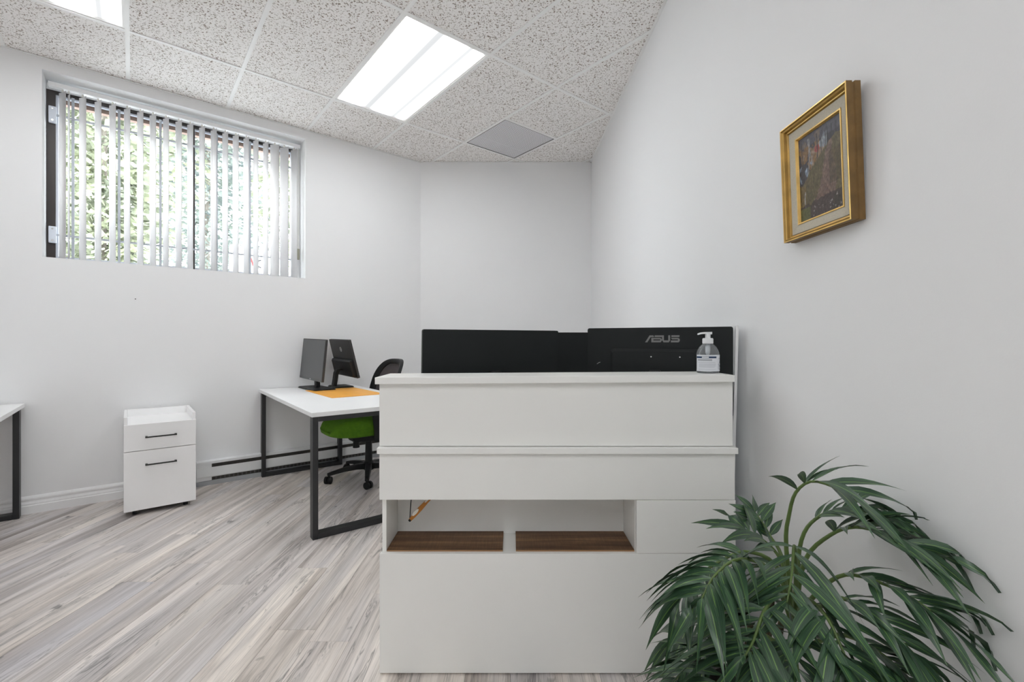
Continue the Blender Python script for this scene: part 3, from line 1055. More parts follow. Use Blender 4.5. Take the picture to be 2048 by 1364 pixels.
def label_patch(a0, a1, z0, z1, r=R_ + 0.0006, n=16):
    bm = NB()
    lo, hi = [], []
    for k in range(n + 1):
        a = math.radians(a0 + (a1 - a0) * k / n)
        lo.append(bm.verts.new((r * math.cos(a), 0.8 * r * math.sin(a), z0))); hi.append(bm.verts.new((r * math.cos(a), 0.8 * r * math.sin(a), z1)))
    for k in range(n): bm.faces.new((lo[k], lo[k + 1], hi[k + 1], hi[k]))
    return bm


# angles: 270 looks at the camera, 180 is its left
lab = obj('label', label_patch(183, 357, 0.0075, 0.0655, n=30), M['label'], bt, smooth=True)
r2 = R_ + 0.0011
obj('label_band', label_patch(184, 296, 0.0535, 0.0600, r2), M['label_navy'], lab, smooth=True)
obj('label_print', label_patch(222, 256, 0.0548, 0.0588, R_ + 0.0015), M['label'], lab, smooth=True)
for z0, z1, a0, a1 in ((0.0445, 0.0500, 196, 272), (0.0385, 0.0395, 200, 290), (0.0335, 0.0343, 204, 292), (0.0305, 0.0313, 204, 292), (0.0275, 0.0283, 204, 290), (0.0245, 0.0253, 204, 292), (0.0215, 0.0223, 204, 286), (0.0150, 0.0156, 200, 292), (0.0120, 0.0126, 200, 292)):
    obj('label_print', label_patch(a0, a1, z0, z1, r2), M['label_grey'], lab, smooth=True)
# line drawing of a hand at the label's right end
dr = NB()
def on_lab(a, z): return (r2 * math.cos(math.radians(a)), 0.8 * r2 * math.sin(math.radians(a)), z)
for seq in ([(312, 0.050), (318, 0.0545), (326, 0.053), (329, 0.047), (324, 0.041), (317, 0.036), (314, 0.029)], [(326, 0.041), (332, 0.033), (330, 0.024), (334, 0.017)], [(310, 0.033), (316, 0.026), (312, 0.019), (319, 0.013)], [(320, 0.030), (325, 0.026), (323, 0.018), (328, 0.012)]):
    tube(dr, [on_lab(a, z) for a, z in seq], 0.0006, 5)
obj('label_print', dr, M['label_grey'], lab)

# ---- white board leaning on the wall beside the monitor
lb = thing('leaning_board', 'narrow white board leaning against the right wall behind the counter end', 'board', (0.82, 1.70, 0.0))
bm = NB()
rg = []
for z, xn, xf in ((0.0, 0.812, 0.828), (1.187, 0.8425, 0.8555)):      # near and far edge of its right face
    rg.append([(xn - 0.0105 - 0.82, 0.0, z), (xn - 0.82, 0.0, z), (xf - 0.82, 0.70, z), (xf - 0.0105 - 0.82, 0.70, z)])
loft(bm, rg)
obj('board', bm, M['desk_white'], lb)

# ================================================================== FRAMED PAINTING
# local frame: x along the wall towards the camera (-Y world), y out of the wall (-X world), z up
py0, py1, pz0, pz1 = 1.120, 1.397, 1.4285, 1.769
pw, ph = py1 - py0, pz1 - pz0
ya = math.atan2(-1, 0.00828)
pic = thing('framed_painting', 'small forest hillside painting in a wide gold frame on the right wall', 'painting', (wall_x((py0 + py1) / 2) - 0.0012, (py0 + py1) / 2, pz0), -math.pi / 2)
pic.rotation_euler = (0, math.radians(0), -math.pi / 2)
LEAN = math.radians(2.2)


def ring(e, dep):
    """outline inset by e, at distance dep off the back plane (leaning with its top forward)"""
    out = []
    for x, z in ((-pw / 2 + e, e), (pw / 2 - e, e), (pw / 2 - e, ph - e), (-pw / 2 + e, ph - e)):
        y = -(dep * math.cos(LEAN) + z * math.sin(LEAN)); zz = z * math.cos(LEAN) - dep * math.sin(LEAN) * 0.2
        out.append((x, y, zz))
    return out


bm = NB()
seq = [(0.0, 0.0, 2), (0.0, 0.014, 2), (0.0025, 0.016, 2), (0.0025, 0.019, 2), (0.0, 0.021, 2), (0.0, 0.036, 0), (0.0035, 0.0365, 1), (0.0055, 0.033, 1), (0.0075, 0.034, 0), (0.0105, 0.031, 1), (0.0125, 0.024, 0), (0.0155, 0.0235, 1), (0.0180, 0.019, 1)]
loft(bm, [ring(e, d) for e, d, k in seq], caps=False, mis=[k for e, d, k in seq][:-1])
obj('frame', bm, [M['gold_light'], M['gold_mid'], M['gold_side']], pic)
bm = NB(); loft(bm, [ring(0.0180, 0.0185), ring(0.0195, 0.0205), ring(0.044, 0.0175), ring(0.044, 0.012)], caps=False)
obj('liner', bm, M['linen'], pic)
bm = NB(); loft(bm, [ring(0.0437, 0.0165), ring(0.0445, 0.0195), ring(0.0480, 0.0195), ring(0.0505, 0.0130), ring(0.0505, 0.011)], caps=False)
obj('inner_fillet', bm, M['gold_light'], pic)
bm = NB(); prb = ring(0.001, 0.003); f_ = [bm.verts.new(p) for p in prb]; bm.faces.new(f_)
obj('backing', bm, M['gold_side'], pic)


def lerp(a, b, t): return tuple(x + (y - x) * t for x, y in zip(a, b))


def fbm(x, y, s, seed=0.0):
    return noise.fractal(Vector((x * s + seed, y * s - seed, seed * 0.37)), 1.0, 2.0, 4)


def paint(u, v):
    """u left to right, v bottom to top: wooded slope, a path climbing to the right, trees against pale sky"""
    n1 = fbm(u, v * 1.3, 9, 3.1); n2 = fbm(u, v * 1.3, 22, 8.7); n3 = fbm(u * 1.6, v, 5, 1.7)
    crest = 0.42 + 0.40 * min(1, max(0, (u - 0.08) / 0.75)) ** 0.8 + 0.02 * n1
    if v > crest:      # woods and sky
        c = lerp((0.050, 0.043, 0.052), (0.020, 0.018, 0.024), 0.5 + 0.5 * n3)
        gap = (fbm(u, v, 9, 5.5) + 0.9 * (0.14 - abs(v - crest - 0.11)) * 3 - 0.25)
        if u < 0.72 and gap > 0.12: c = lerp(c, (0.27, 0.34, 0.44), min(1, gap * 2.2))
        if 0.42 < u < 0.68 and v < crest + 0.16: c = lerp(c, (0.36, 0.40, 0.44), 0.55)
        if fbm(u, v, 6, 12.3) + (0.5 - abs(u - 0.26)) * 0.9 - 0.25 > 0.12 and v > 0.55: c = lerp(c, (0.22, 0.115, 0.035), 0.75)
        if (u - 0.45) ** 2 + ((v - 0.77) * 1.3) ** 2 < 0.0035 + 0.002 * n2: c = (0.30, 0.055, 0.045)
        if v > 0.86: c = lerp(c, (0.085, 0.085, 0.11), 0.55)
        for tx, tw, col in ((0.10, 0.012, (0.03, 0.025, 0.025)), (0.24, 0.013, (0.26, 0.25, 0.25)), (0.29, 0.009, (0.20, 0.19, 0.19)), (0.44, 0.013, (0.02, 0.018, 0.02)), (0.56, 0.010, (0.02, 0.02, 0.025)), (0.63, 0.010, (0.025, 0.02, 0.025)), (0.70, 0.012, (0.02, 0.018, 0.02)), (0.78, 0.012, (0.02, 0.018, 0.02)), (0.86, 0.015, (0.025, 0.02, 0.025))):
            if abs(u - tx - 0.02 * math.sin(v * 9 + tx * 30)) < tw and v < 0.95: c = lerp(c, col, 0.85)
    else:              # slope
        c = lerp((0.115, 0.082, 0.040), (0.070, 0.062, 0.028), 0.5 + 0.6 * n1)
        c = lerp(c, (0.13, 0.105, 0.045), max(0, min(1, 0.4 + n2)) * 0.5)
        pc = 0.50 + 0.33 * (v - 0.2) / 0.55 + 0.10 * math.sin(v * 6.0)
        pwid = 0.30 - 0.34 * v
        if abs(u - pc) < max(0.03, pwid) + 0.03 * n2: c = lerp(c, lerp((0.135, 0.070, 0.060), (0.20, 0.130, 0.115), 0.5 + 0.7 * n2), 0.75)
        if u > 0.70 and 0.30 < v < 0.66: c = lerp(c, lerp((0.045, 0.038, 0.018), (0.10, 0.065, 0.030), 0.5 + n1), 0.7)
        if u < 0.16 and v < 0.42 + 0.05 * n1: c = lerp(c, (0.16, 0.10, 0.030), 0.55 + 0.4 * n2)
        if abs(u - 0.13 - 0.01 * math.sin(v * 20)) < 0.012 and 0.14 < v < 0.34: c = (0.30, 0.28, 0.26)
        if v < 0.17 + 0.05 * u + 0.03 * n1: c = lerp(c, (0.032, 0.022, 0.022), 0.8)
        if u < 0.25 and v < 0.15: c = lerp(c, (0.10, 0.105, 0.030), 0.8)
        if v < 0.10 + 0.10 * u and n2 > 0.55 and u > 0.3: c = (0.26, 0.23, 0.22)
    k = 1.05 * (1.0 + 0.55 * fbm(u * 1.5, v, 30, 2.2))
    return tuple(max(0.004, x * k) for x in c)


GX, GZ = 100, 140
bm = NB()
cl = bm.loops.layers.float_color.new('paint')
e0 = 0.0500
grid = []
for j in range(GZ + 1):
    rowv = []
    for i in range(GX + 1):
        x = -pw / 2 + e0 + (pw - 2 * e0) * i / GX; z = e0 + (ph - 2 * e0) * j / GZ
        rowv.append(bm.verts.new((x, -(0.0125 * math.cos(LEAN) + z * math.sin(LEAN)), z * math.cos(LEAN))))
    grid.append(rowv)
for j in range(GZ):
    for i in range(GX):
        f = bm.faces.new((grid[j][i], grid[j][i + 1], grid[j + 1][i + 1], grid[j + 1][i]))
        for lp, (di, dj) in zip(f.loops, ((0, 0), (1, 0), (1, 1), (0, 1))):
            lp[cl] = paint((i + di) / GX, (j + dj) / GZ) + (1,)
obj('canvas', bm, M['painting'], pic)

# small screw hole left in the window wall
k = thing('wall_screw', 'tiny dark screw in the wall below the window', 'screw', W(2.318, 0.0, 1.437), ROT)
bm = NB(); tube(bm, [(0, 0.0, 0), (0, -0.004, 0)], [0.004, 0.003], 8)
obj('screw_head', bm, M['black_metal'], k)

# ================================================================== HEATER
ht = thing('baseboard_heater', 'long white electric baseboard heater with dark slots under the window wall', 'heater', O, ROT)
HS0, HS1 = 0.12, 1.955
HD = 0.06
obj('back_pan', WB(HS0, HS1, 0.001, 0.012, 0.018, 0.190), M['heater_white'], ht)
bm = NB()
loft(bm, [[(-s, -d, z) for d, z in ((0.0125, 0.193), (0.050, 0.193), (HD, 0.187), (HD, 0.168), (0.052, 0.168), (0.048, 0.180), (0.0125, 0.182))] for s in (HS0, HS1)])
obj('top_hood', bm, M['heater_white'], ht)
bm = NB()
loft(bm, [[(-s, -d, z) for d, z in ((HD, 0.140), (HD, 0.070), (0.054, 0.063), (0.050, 0.063), (0.055, 0.072), (0.055, 0.140))] for s in (HS0, HS1)])
obj('front_cover', bm, M['heater_white'], ht)
for e0_, e1_ in ((HS1 - 0.10, HS1), (HS0, HS0 + 0.10)):
    obj('end_cap', WB(e0_, e1_, 0.0125, HD - 0.006, 0.038, 0.1675), M['heater_white'], ht)
obj('inner_slot', WB(HS0 + 0.101, HS1 - 0.101, 0.0125, 0.047, 0.080, 0.167), M['heater_dark'], ht)
obj('fin_backing', WB(HS0 + 0.101, HS1 - 0.101, 0.0125, 0.045, 0.036, 0.0795), M['heater_dark'], ht)
bm = NB()
s = HS0 + 0.11
while s < HS1 - 0.11:
    wb(bm, s, s + 0.010, 0.0455, 0.048, 0.039, 0.062); s += 0.03
fins = obj('fins', bm, M['heater_fin'], ht); fins['kind'] = 'stuff'
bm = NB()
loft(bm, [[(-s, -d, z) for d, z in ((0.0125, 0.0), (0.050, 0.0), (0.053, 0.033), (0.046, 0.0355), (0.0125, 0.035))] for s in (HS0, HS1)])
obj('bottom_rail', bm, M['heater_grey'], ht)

# ================================================================== DESKS
DZ = 0.725


def side_desk(label, sref, rot, copy_of=None):
    """origin at the desk's leg corner nearest the wall on its left side; local x = towards the corner of the room, y = into the wall"""
    t = thing('desk', label, 'desk', W(sref, 0.022, 0), ROT + rot, 'white desks with black frame legs')
    L_, Wd = 1.60, 0.755
    obj('desktop', bx(-0.006, Wd, -L_ - 0.006, 0.004, DZ - 0.025, DZ), M['desk_white'], t, bevel=0.0012)
    for yc in (-0.068, -L_ + 0.008):
        y0, y1 = yc, yc + 0.058
        lg = NB()
        box(lg, 0.004, 0.034, y0, y1, 0.0, DZ - 0.0255)
        obj('leg', lg, M['black_metal'], t, bevel=0.002)
        lg = NB(); box(lg, 0.630, 0.660, y0, y1, 0.0, DZ - 0.0255)
        obj('leg', lg, M['black_metal'], t, bevel=0.002)
        obj('foot_rail', bx(0.0345, 0.6295, y0, y1, 0.0005, 0.033), M['black_metal'], t, bevel=0.002)
        obj('top_rail', bx(0.0345, 0.6295, y0, y1, DZ - 0.055, DZ - 0.0255), M['black_metal'], t, bevel=0.002)
    obj('stretcher', bx(0.31, 0.35, -L_ + 0.068, -0.07, DZ - 0.052, DZ - 0.0255), M['black_metal'], t)
    return t


d1 = side_desk('white desk with black frame legs beside the green chair', 1.512, math.radians(-1.4))
d2 = side_desk('white desk cut off by the left edge of the photograph', 2.879 + 0.749, math.radians(0))
# the second desk has its legs flush with the end that shows
for o in d2.children:
    if o.name.startswith(('leg', 'foot_rail', 'top_rail')):
        o.location.x += 0.080

# desk mat
dm = thing('desk_mat', 'orange leather desk mat lying on the white desk', 'desk mat', W(1.05, 0.70, DZ + 0.0003), ROT + math.radians(0.5))
bm = NB(); o_ = rrect(0.40, 0.64, 0.012)
loft(bm, [[(x, y, 0) for x, y in o_], [(x, y, 0.0025) for x, y in o_]])
obj('mat', bm, M['mat_orange'], dm)

# desk monitors
mA, hA, cA, RA = monitor('black monitor with its grey screen towards the left, on the white desk', W(1.165, 0.290, DZ + 0.0033), ROT - math.pi / 2 + math.radians(3), 0.525, 0.345, 0.247,
                         tilt=math.radians(-5), roll=math.radians(1.2), back='monitor_grey', bump=(0.36, 0.2, -0.02, 0.018), base=(0.40, 0.18))
lg = NB(); box(lg, -0.012, 0.012, -0.0078, -0.0073, -0.167, -0.160)
bmesh.ops.transform(lg, matrix=Matrix.Translation((0, 0, 0.247)) @ RA, verts=lg.verts[:])
obj('logo', lg, M['logo_light'], cA)
mB, hB, cB, RB_ = monitor('black monitor with a round silver logo on its back, on the white desk', W(0.895, 0.270, DZ + 0.0033), ROT + math.pi / 2, 0.50, 0.335, 0.254,
                          tilt=math.radians(-14), roll=math.radians(-1.0), back='monitor_grey', screen='monitor_back', bump=(0.47, 0.15, -0.082, 0.03), stand='arm', base=(0.22, 0.16))
lg = NB()
for r0, r1 in ((0.0165, 0.0215),):
    oa = [(r1 * math.cos(2 * math.pi * k / 24), r1 * math.sin(2 * math.pi * k / 24)) for k in range(24)]
    ia = [(r0 * math.cos(2 * math.pi * k / 24), r0 * math.sin(2 * math.pi * k / 24)) for k in range(24)]
    loft(lg, [[(x, 0.0121, z) for x, z in oa], [(x, 0.0132, z) for x, z in oa], [(x, 0.0132, z) for x, z in ia], [(x, 0.0121, z) for x, z in ia]], caps=False)
for x0, x1, z0, z1, sl in ((0.010, 0.0072, 0.0165, -0.009, 0.006), (0.0040, 0.0012, 0.004, -0.009, 0.003), (-0.0035, -0.0063, 0.006, -0.016, 0.005), (-0.0105, -0.0133, 0.006, -0.007, 0.003)):
    q = [(x0 - sl, z0), (x1 - sl, z0), (x1, z1), (x0, z1)]
    loft(lg, [[(x, 0.0121, z) for x, z in q], [(x, 0.0132, z) for x, z in q]])
for x0, x1, z0, z1 in ((0.0072 - 0.003, 0.0005, 0.007, 0.0045), (-0.006, -0.0150, 0.007, 0.0045), (-0.005, -0.0130, -0.0055, -0.008)):
    q = [(x0, z0), (x1, z0), (x1, z1), (x0, z1)]
    loft(lg, [[(x, 0.0121, z) for x, z in q], [(x, 0.0132, z) for x, z in q]])
bmesh.ops.transform(lg, matrix=Matrix.Translation((0, 0, 0.254)) @ RB_ @ Matrix.Translation((0.0, 0, 0.080)), verts=lg.verts[:])
obj('logo', lg, M['logo_light'], mB)

# ================================================================== FILE CABINET
fc = thing('file_cabinet', 'white two-drawer file cabinet on black casters below the window', 'cabinet', W(2.188, 0.262, 0), ROT + math.radians(0.3))
cw = M['cabinet_white']
hw = 0.1905
obj('left_side', bx(-hw, -hw + 0.017, -0.219, 0.235, 0.062, 0.637), cw, fc, bevel=0.001)
obj('right_side', bx(hw - 0.017, hw, -0.219, 0.235, 0.062, 0.637), cw, fc, bevel=0.001)
obj('back', bx(-hw + 0.0175, hw - 0.0175, 0.218, 0.235, 0.062, 0.637), cw, fc, bevel=0.001)
obj('top', bx(-hw + 0.0175, hw - 0.0175, -0.219, 0.2175, 0.570, 0.586), cw, fc)
obj('bottom', bx(-hw + 0.0175, hw - 0.0175, -0.219, 0.2175, 0.062, 0.078), M['black_plastic'], fc)
for z0, z1, hz_ in ((0.4185, 0.5885, 0.504), (0.033, 0.4145, 0.325)):
    dw = obj('drawer_front', bx(-hw, hw, -0.238, -0.220, z0, z1), cw, fc, bevel=0.001)
    hb = NB(); box(hb, -0.083, 0.083, -0.266, -0.258, hz_ - 0.004, hz_ + 0.004)
    box(hb, -0.083, -0.071, -0.2575, -0.2385, hz_ - 0.005, hz_ + 0.005); box(hb, 0.071, 0.083, -0.2575, -0.2385, hz_ - 0.005, hz_ + 0.005)
    obj('handle', hb, M['handle'], dw)
for sx in (-0.135, 0.135):
    for sy in (-0.192, 0.19):
        cs = NB(); tube(cs, [(sx - 0.012, sy, 0.0235), (sx + 0.012, sy, 0.0235)], 0.0232, 14)
        box(cs, sx - 0.016, sx + 0.016, sy - 0.018, sy + 0.018, 0.047, 0.0615)
        obj('caster', cs, M['black_plastic'], fc)

# ================================================================== OFFICE CHAIR (faces local -X)
ch = thing('office_chair', 'office chair with a green seat and black mesh back at the white desk', 'chair', (-1.190, 3.800, 0), ROT)
bp = M['black_plastic']


def superell(a, b, n, k, cx=0.0):
    out = []
    for i in range(k):
        t = 2 * math.pi * i / k
        c_, s_ = math.cos(t), math.sin(t)
        out.append((cx + a * math.copysign(abs(c_) ** (2 / n), c_), b * math.copysign(abs(s_) ** (2 / n), s_)))
    return out


bm = NB()
rg = []
for k_, z in ((0.70, 0.390), (0.92, 0.386), (0.98, 0.398), (1.0, 0.428), (0.995, 0.462), (0.96, 0.488), (0.87, 0.503), (0.70, 0.507), (0.50, 0.503), (0.25, 0.498), (0.05, 0.496)):
    r = []
    for x_, y_ in superell(0.275 * k_, 0.242 * k_, 3.0, 40, -0.090):
        zz = z
        f_ = max(0.0, (-x_ - 0.19) / 0.17)
        zz -= 0.045 * f_ ** 2 if z > 0.43 else -0.006 * f_          # waterfall front
        if z > 0.45: zz += 0.022 * (abs(y_) / 0.245) ** 2.0            # raised sides
        r.append((x_, y_, zz))
    rg.append(r)
loft(bm, rg)
obj('seat', bm, M['green'], ch, smooth=True)
obj('seat_pan', bx(-0.20, 0.14, -0.17, 0.17, 0.3715, 0.3855), bp, ch, bevel=0.01)
bm = NB()
loft(bm, [[(-0.17, -0.07, 0.371), (0.16, -0.07, 0.371), (0.16, 0.07, 0.371), (-0.17, 0.07, 0.371)], [(-0.14, -0.07, 0.315), (0.17, -0.07, 0.305), (0.17, 0.07, 0.305), (-0.14, 0.07, 0.315)]])
obj('tilt_mechanism', bm, bp, ch, bevel=0.008)
bm = NB(); tube(bm, [(-0.105, 0, 0.312), (-0.105, 0, 0.262)], [0.024, 0.027], 16); obj('tension_knob', bm, bp, ch)
bm = NB(); tube(bm, [(0, 0, 0.115), (0, 0, 0.305)], [0.030, 0.026], 16); obj('gas_column', bm, bp, ch, smooth=False)
base = obj('star_base', lathe(NB(), [(0, 0.065), (0.040, 0.066), (0.045, 0.08), (0.042, 0.125), (0.032, 0.135), (0, 0.135)], 20), bp, ch, smooth=True)
for k in range(5):
    an = math.radians(285.0 - 39.6 + 72 * k)
    ca, sa = math.cos(an), math.sin(an)
    arm = NB()
    rg = []
    for r_, zt, zb, w_ in ((0.02, 0.125, 0.075, 0.030), (0.10, 0.122, 0.082, 0.026), (0.20, 0.108, 0.078, 0.022), (0.29, 0.090, 0.064, 0.018), (0.325, 0.080, 0.060, 0.016)):
        rg.append([(r_ * ca - q * w_ * sa, r_ * sa + q * w_ * ca, z_) for q, z_ in ((-1, zb), (1, zb), (0.8, zt), (-0.8, zt))])
    loft(arm, rg)
    obj('arm', arm, bp, base, bevel=0.003)
    px_, py_ = 0.312 * ca, 0.312 * sa
    qa = an + 0.9
    dx, dy = math.cos(qa), math.sin(qa)
    cs = NB()
    for q in (-1, 1):
        tube(cs, [(px_ - q * 0.007 * dy + 0.012 * dx, py_ + q * 0.007 * dx + 0.012 * dy, 0.029), (px_ - q * 0.024 * dy + 0.012 * dx, py_ + q * 0.024 * dx + 0.012 * dy, 0.029)], 0.0285, 18)
    tube(cs, [(px_, py_, 0.030), (px_, py_, 0.062)], 0.010, 10)
    obj('caster', cs, bp, base)
# armrests
for sy in (-1, 1):
    bm = NB()
    loft(bm, [[(x_ - w_, sy * 0.262 - 0.011, z_), (x_ + w_, sy * 0.262 - 0.011, z_), (x_ + w_, sy * 0.262 + 0.011, z_), (x_ - w_, sy * 0.262 + 0.011, z_)]
              for x_, w_, z_ in ((-0.010, 0.052, 0.345), (-0.018, 0.044, 0.42), (-0.040, 0.036, 0.55), (-0.052, 0.034, 0.650))])
    ar = obj('armrest', bm, bp, ch, bevel=0.004)
    bm = NB(); o_ = superell(0.125, 0.042, 3, 24, -0.055)
    loft(bm, [[(x_, y_ + sy * 0.262, 0.651) for x_, y_ in o_], [(x_, y_ + sy * 0.262, 0.676) for x_, y_ in o_]])
    obj('arm_pad', bm, bp, ar)
    obj('arm_bracket', bx(-0.045, 0.020, min(sy * 0.15, sy * 0.25), max(sy * 0.15, sy * 0.25), 0.352, 0.371), bp, ar)


# backrest: curved frame ring with mesh
def back_pt(y_, z_, off=0.0):
    lean = 0.155 + 0.10 * ((z_ - 0.50) / 0.48) - 0.030 * math.sin((z_ - 0.50) / 0.48 * math.pi)
    return (lean - 0.055 * (y_ / 0.24) ** 2 + off, y_, z_)


def back_outline(sc, zo):
    out = []
    for i in range(48):
        t = 2 * math.pi * i / 48
        c_, s_ = math.cos(t), math.sin(t)
        y_ = math.copysign(abs(c_) ** (2 / 3.4), c_)
        z_ = math.copysign(abs(s_) ** (2 / 3.4), s_)
        out.append((y_ * (0.238 - sc) * (1.0 - 0.07 * z_), 0.737 + z_ * (0.240 - zo)))
    return out


oo, ii = back_outline(0, 0), back_outline(0.048, 0.040)
bm = NB()
R_o = [back_pt(y_, z_, 0.018) for y_, z_ in oo]; F_o = [back_pt(y_, z_, -0.014) for y_, z_ in oo]
F_i = [back_pt(y_, z_, -0.004) for y_, z_ in ii]; R_i = [back_pt(y_, z_, 0.014) for y_, z_ in ii]
loft(bm, [R_o, F_o, F_i, R_i, R_o], caps=False)
bmesh.ops.remove_doubles(bm, verts=bm.verts[:], dist=1e-5)
obj('back_frame', bm, bp, ch, smooth=True, bevel=0.003)
bm = NB()
NZ, NYc = 16, 12
g = []
for j in range(NZ + 1):
    z_ = 0.537 + 0.4 * j / NZ
    tz = min(1.0, abs((z_ - 0.737) / 0.202))
    hwid = 0.192 * (1 - tz ** 3.4) ** (1 / 3.4) * (1 - 0.07 * (z_ - 0.737) / 0.2) if tz < 1 else 0.02
    g.append([bm.verts.new(back_pt(hwid * (-1 + 2 * i / NYc), z_, 0.006)) for i in range(NYc + 1)])
for j in range(NZ):
    for i in range(NYc):
        bm.faces.new((g[j][i], g[j][i + 1], g[j + 1][i + 1], g[j + 1][i]))
obj('mesh_back', bm, M['mesh'], ch, smooth=True)
bm = NB()
loft(bm, [[(x_, -0.035, z_ - 0.012), (x_, 0.035, z_ - 0.012), (x_ + 0.004, 0.035, z_ + 0.014), (x_ + 0.004, -0.035, z_ + 0.014)] for x_, z_ in ((0.12, 0.335), (0.20, 0.335), (0.225, 0.36), (0.228, 0.42), (0.205, 0.50), (0.195, 0.53))])
obj('back_bracket', bm, bp, ch, bevel=0.004)

# ================================================================== POTTED PALM
PX, PY = 0.612, 1.13
palm = thing('potted_palm', 'bushy artificial palm with long dark green leaves in front of the desk and right wall', 'plant', (PX, PY, 0))
bm = NB()
lathe(bm, [(0, 0.0), (0.105, 0.0), (0.112, 0.008), (0.138, 0.205), (0.146, 0.210), (0.146, 0.232), (0.134, 0.232), (0.130, 0.200), (0.0, 0.200)], 32)
obj('pot', bm, M['pot'], palm, smooth=False)
bm = NB(); lathe(bm, [(0, 0.218), (0.06, 0.216), (0.128, 0.206), (0.129, 0.201), (0.0, 0.201)], 28); obj('moss', bm, M['soil'], palm, smooth=True)
for (dx, dy, hgt) in ((0.0, 0.0, 0.5), (0.028, 0.02, 0.44), (-0.03, 0.012, 0.42), (0.012, -0.03, 0.40)):
    bm = NB(); tube(bm, [(dx, dy, 0.205), (dx * 1.3 + 0.01, dy * 1.2, 0.30), (dx * 1.5 + 0.03, dy * 1.3, hgt)], [0.012, 0.010, 0.007], 9)
    obj('trunk', bm, M['stem_base'], palm, smooth=True)

FR = [
    ([(0.693,1.130,0.453), (0.671,1.120,0.631), (0.666,1.100,0.712), (0.664,1.070,0.776), (0.683,1.040,0.811), (0.717,1.000,0.804), (0.751,0.980,0.779)], 0.50, 14, 0.20, 0.9),
    ([(0.680,1.100,0.471), (0.692,1.080,0.613), (0.716,1.030,0.693), (0.735,0.980,0.731), (0.766,0.940,0.733), (0.793,0.900,0.724)], 0.42, 14, 0.20, 1.0),
    ([(0.699,1.130,0.490), (0.715,1.130,0.638), (0.747,1.110,0.705), (0.791,1.070,0.737), (0.826,1.020,0.736)], 0.45, 12, 0.17, 0.9),
    ([(0.668,1.080,0.471), (0.707,1.050,0.559), (0.728,1.000,0.619), (0.748,0.930,0.639), (0.766,0.880,0.637), (0.791,0.850,0.621)], 0.40, 14, 0.19, 1.0),
    ([(0.656,1.060,0.460), (0.681,0.980,0.575), (0.707,0.930,0.593), (0.727,0.880,0.574), (0.749,0.850,0.547)], 0.35, 12, 0.19, 1.0),
    ([(0.683,1.100,0.483), (0.658,1.060,0.611), (0.629,1.020,0.673), (0.593,0.970,0.634), (0.559,0.930,0.598)], 0.50, 12, 0.23, 1.25),
    ([(0.693,1.140,0.460), (0.690,1.160,0.549), (0.676,1.180,0.591), (0.640,1.200,0.621), (0.621,1.220,0.629)], 0.50, 9, 0.15, 0.6),
    ([(0.701,1.150,0.479), (0.706,1.200,0.569), (0.702,1.240,0.597), (0.695,1.270,0.626), (0.688,1.300,0.647)], 0.50, 8, 0.09, 0.3),
    ([(0.681,1.120,0.471), (0.638,1.110,0.587), (0.555,1.090,0.628), (0.475,1.070,0.608), (0.420,1.050,0.581), (0.384,1.040,0.547)], 0.40, 16, 0.17, 1.2),
    ([(0.668,1.100,0.471), (0.592,1.050,0.604), (0.493,0.990,0.658), (0.422,0.950,0.644), (0.380,0.920,0.609)], 0.42, 15, 0.18, 1.25),
    ([(0.681,1.120,0.423), (0.623,1.150,0.479), (0.549,1.180,0.462), (0.480,1.200,0.398), (0.424,1.210,0.339)], 0.35, 14, 0.17, 1.0),
    ([(0.662,1.080,0.460), (0.586,1.000,0.575), (0.514,0.930,0.583), (0.470,0.890,0.548), (0.443,0.870,0.531)], 0.38, 13, 0.18, 1.1),
    ([(0.656,1.060,0.460), (0.621,0.970,0.581), (0.616,0.900,0.591), (0.617,0.860,0.559), (0.621,0.840,0.526)], 0.38, 12, 0.19, 1.2),
    ([(0.668,1.100,0.387), (0.562,1.080,0.448), (0.482,1.060,0.437), (0.420,1.050,0.398), (0.371,1.040,0.359)], 0.35, 14, 0.17, 1.0),
    ([(0.661,1.050,0.421), (0.695,0.970,0.507), (0.714,0.900,0.522), (0.738,0.870,0.504), (0.758,0.850,0.472)], 0.35, 13, 0.19, 1.1),
    ([(0.631,1.020,0.441), (0.571,0.940,0.536), (0.544,0.880,0.536), (0.529,0.840,0.498)], 0.30, 12, 0.18, 1.2),
    ([(0.723,1.180,0.397), (0.746,1.250,0.477), (0.765,1.330,0.479), (0.759,1.400,0.429), (0.733,1.440,0.362)], 0.35, 12, 0.16, 1.0),
    ([(0.632,1.040,0.393), (0.536,0.970,0.475), (0.453,0.930,0.471), (0.394,0.910,0.436)], 0.32, 13, 0.17, 1.1),
]


def spline(cp, n):
    P = [Vector(p) for p in cp]
    P = [P[0] * 2 - P[1]] + P + [P[-1] * 2 - P[-2]]
    out = []
    segs = len(P) - 3
    for k in range(n + 1):
        t = k / n * segs
        i = min(int(t), segs - 1); f = t - i
        a, b, c_, d = P[i], P[i + 1], P[i + 2], P[i + 3]
        out.append(0.5 * ((2 * b) + (c_ - a) * f + (2 * a - 5 * b + 4 * c_ - d) * f * f + (3 * b - a - 3 * c_ + d) * f ** 3))
    return out


LEAF_W = [0.10, 0.62, 0.92, 1.0, 0.93, 0.76, 0.50, 0.22, 0.015]


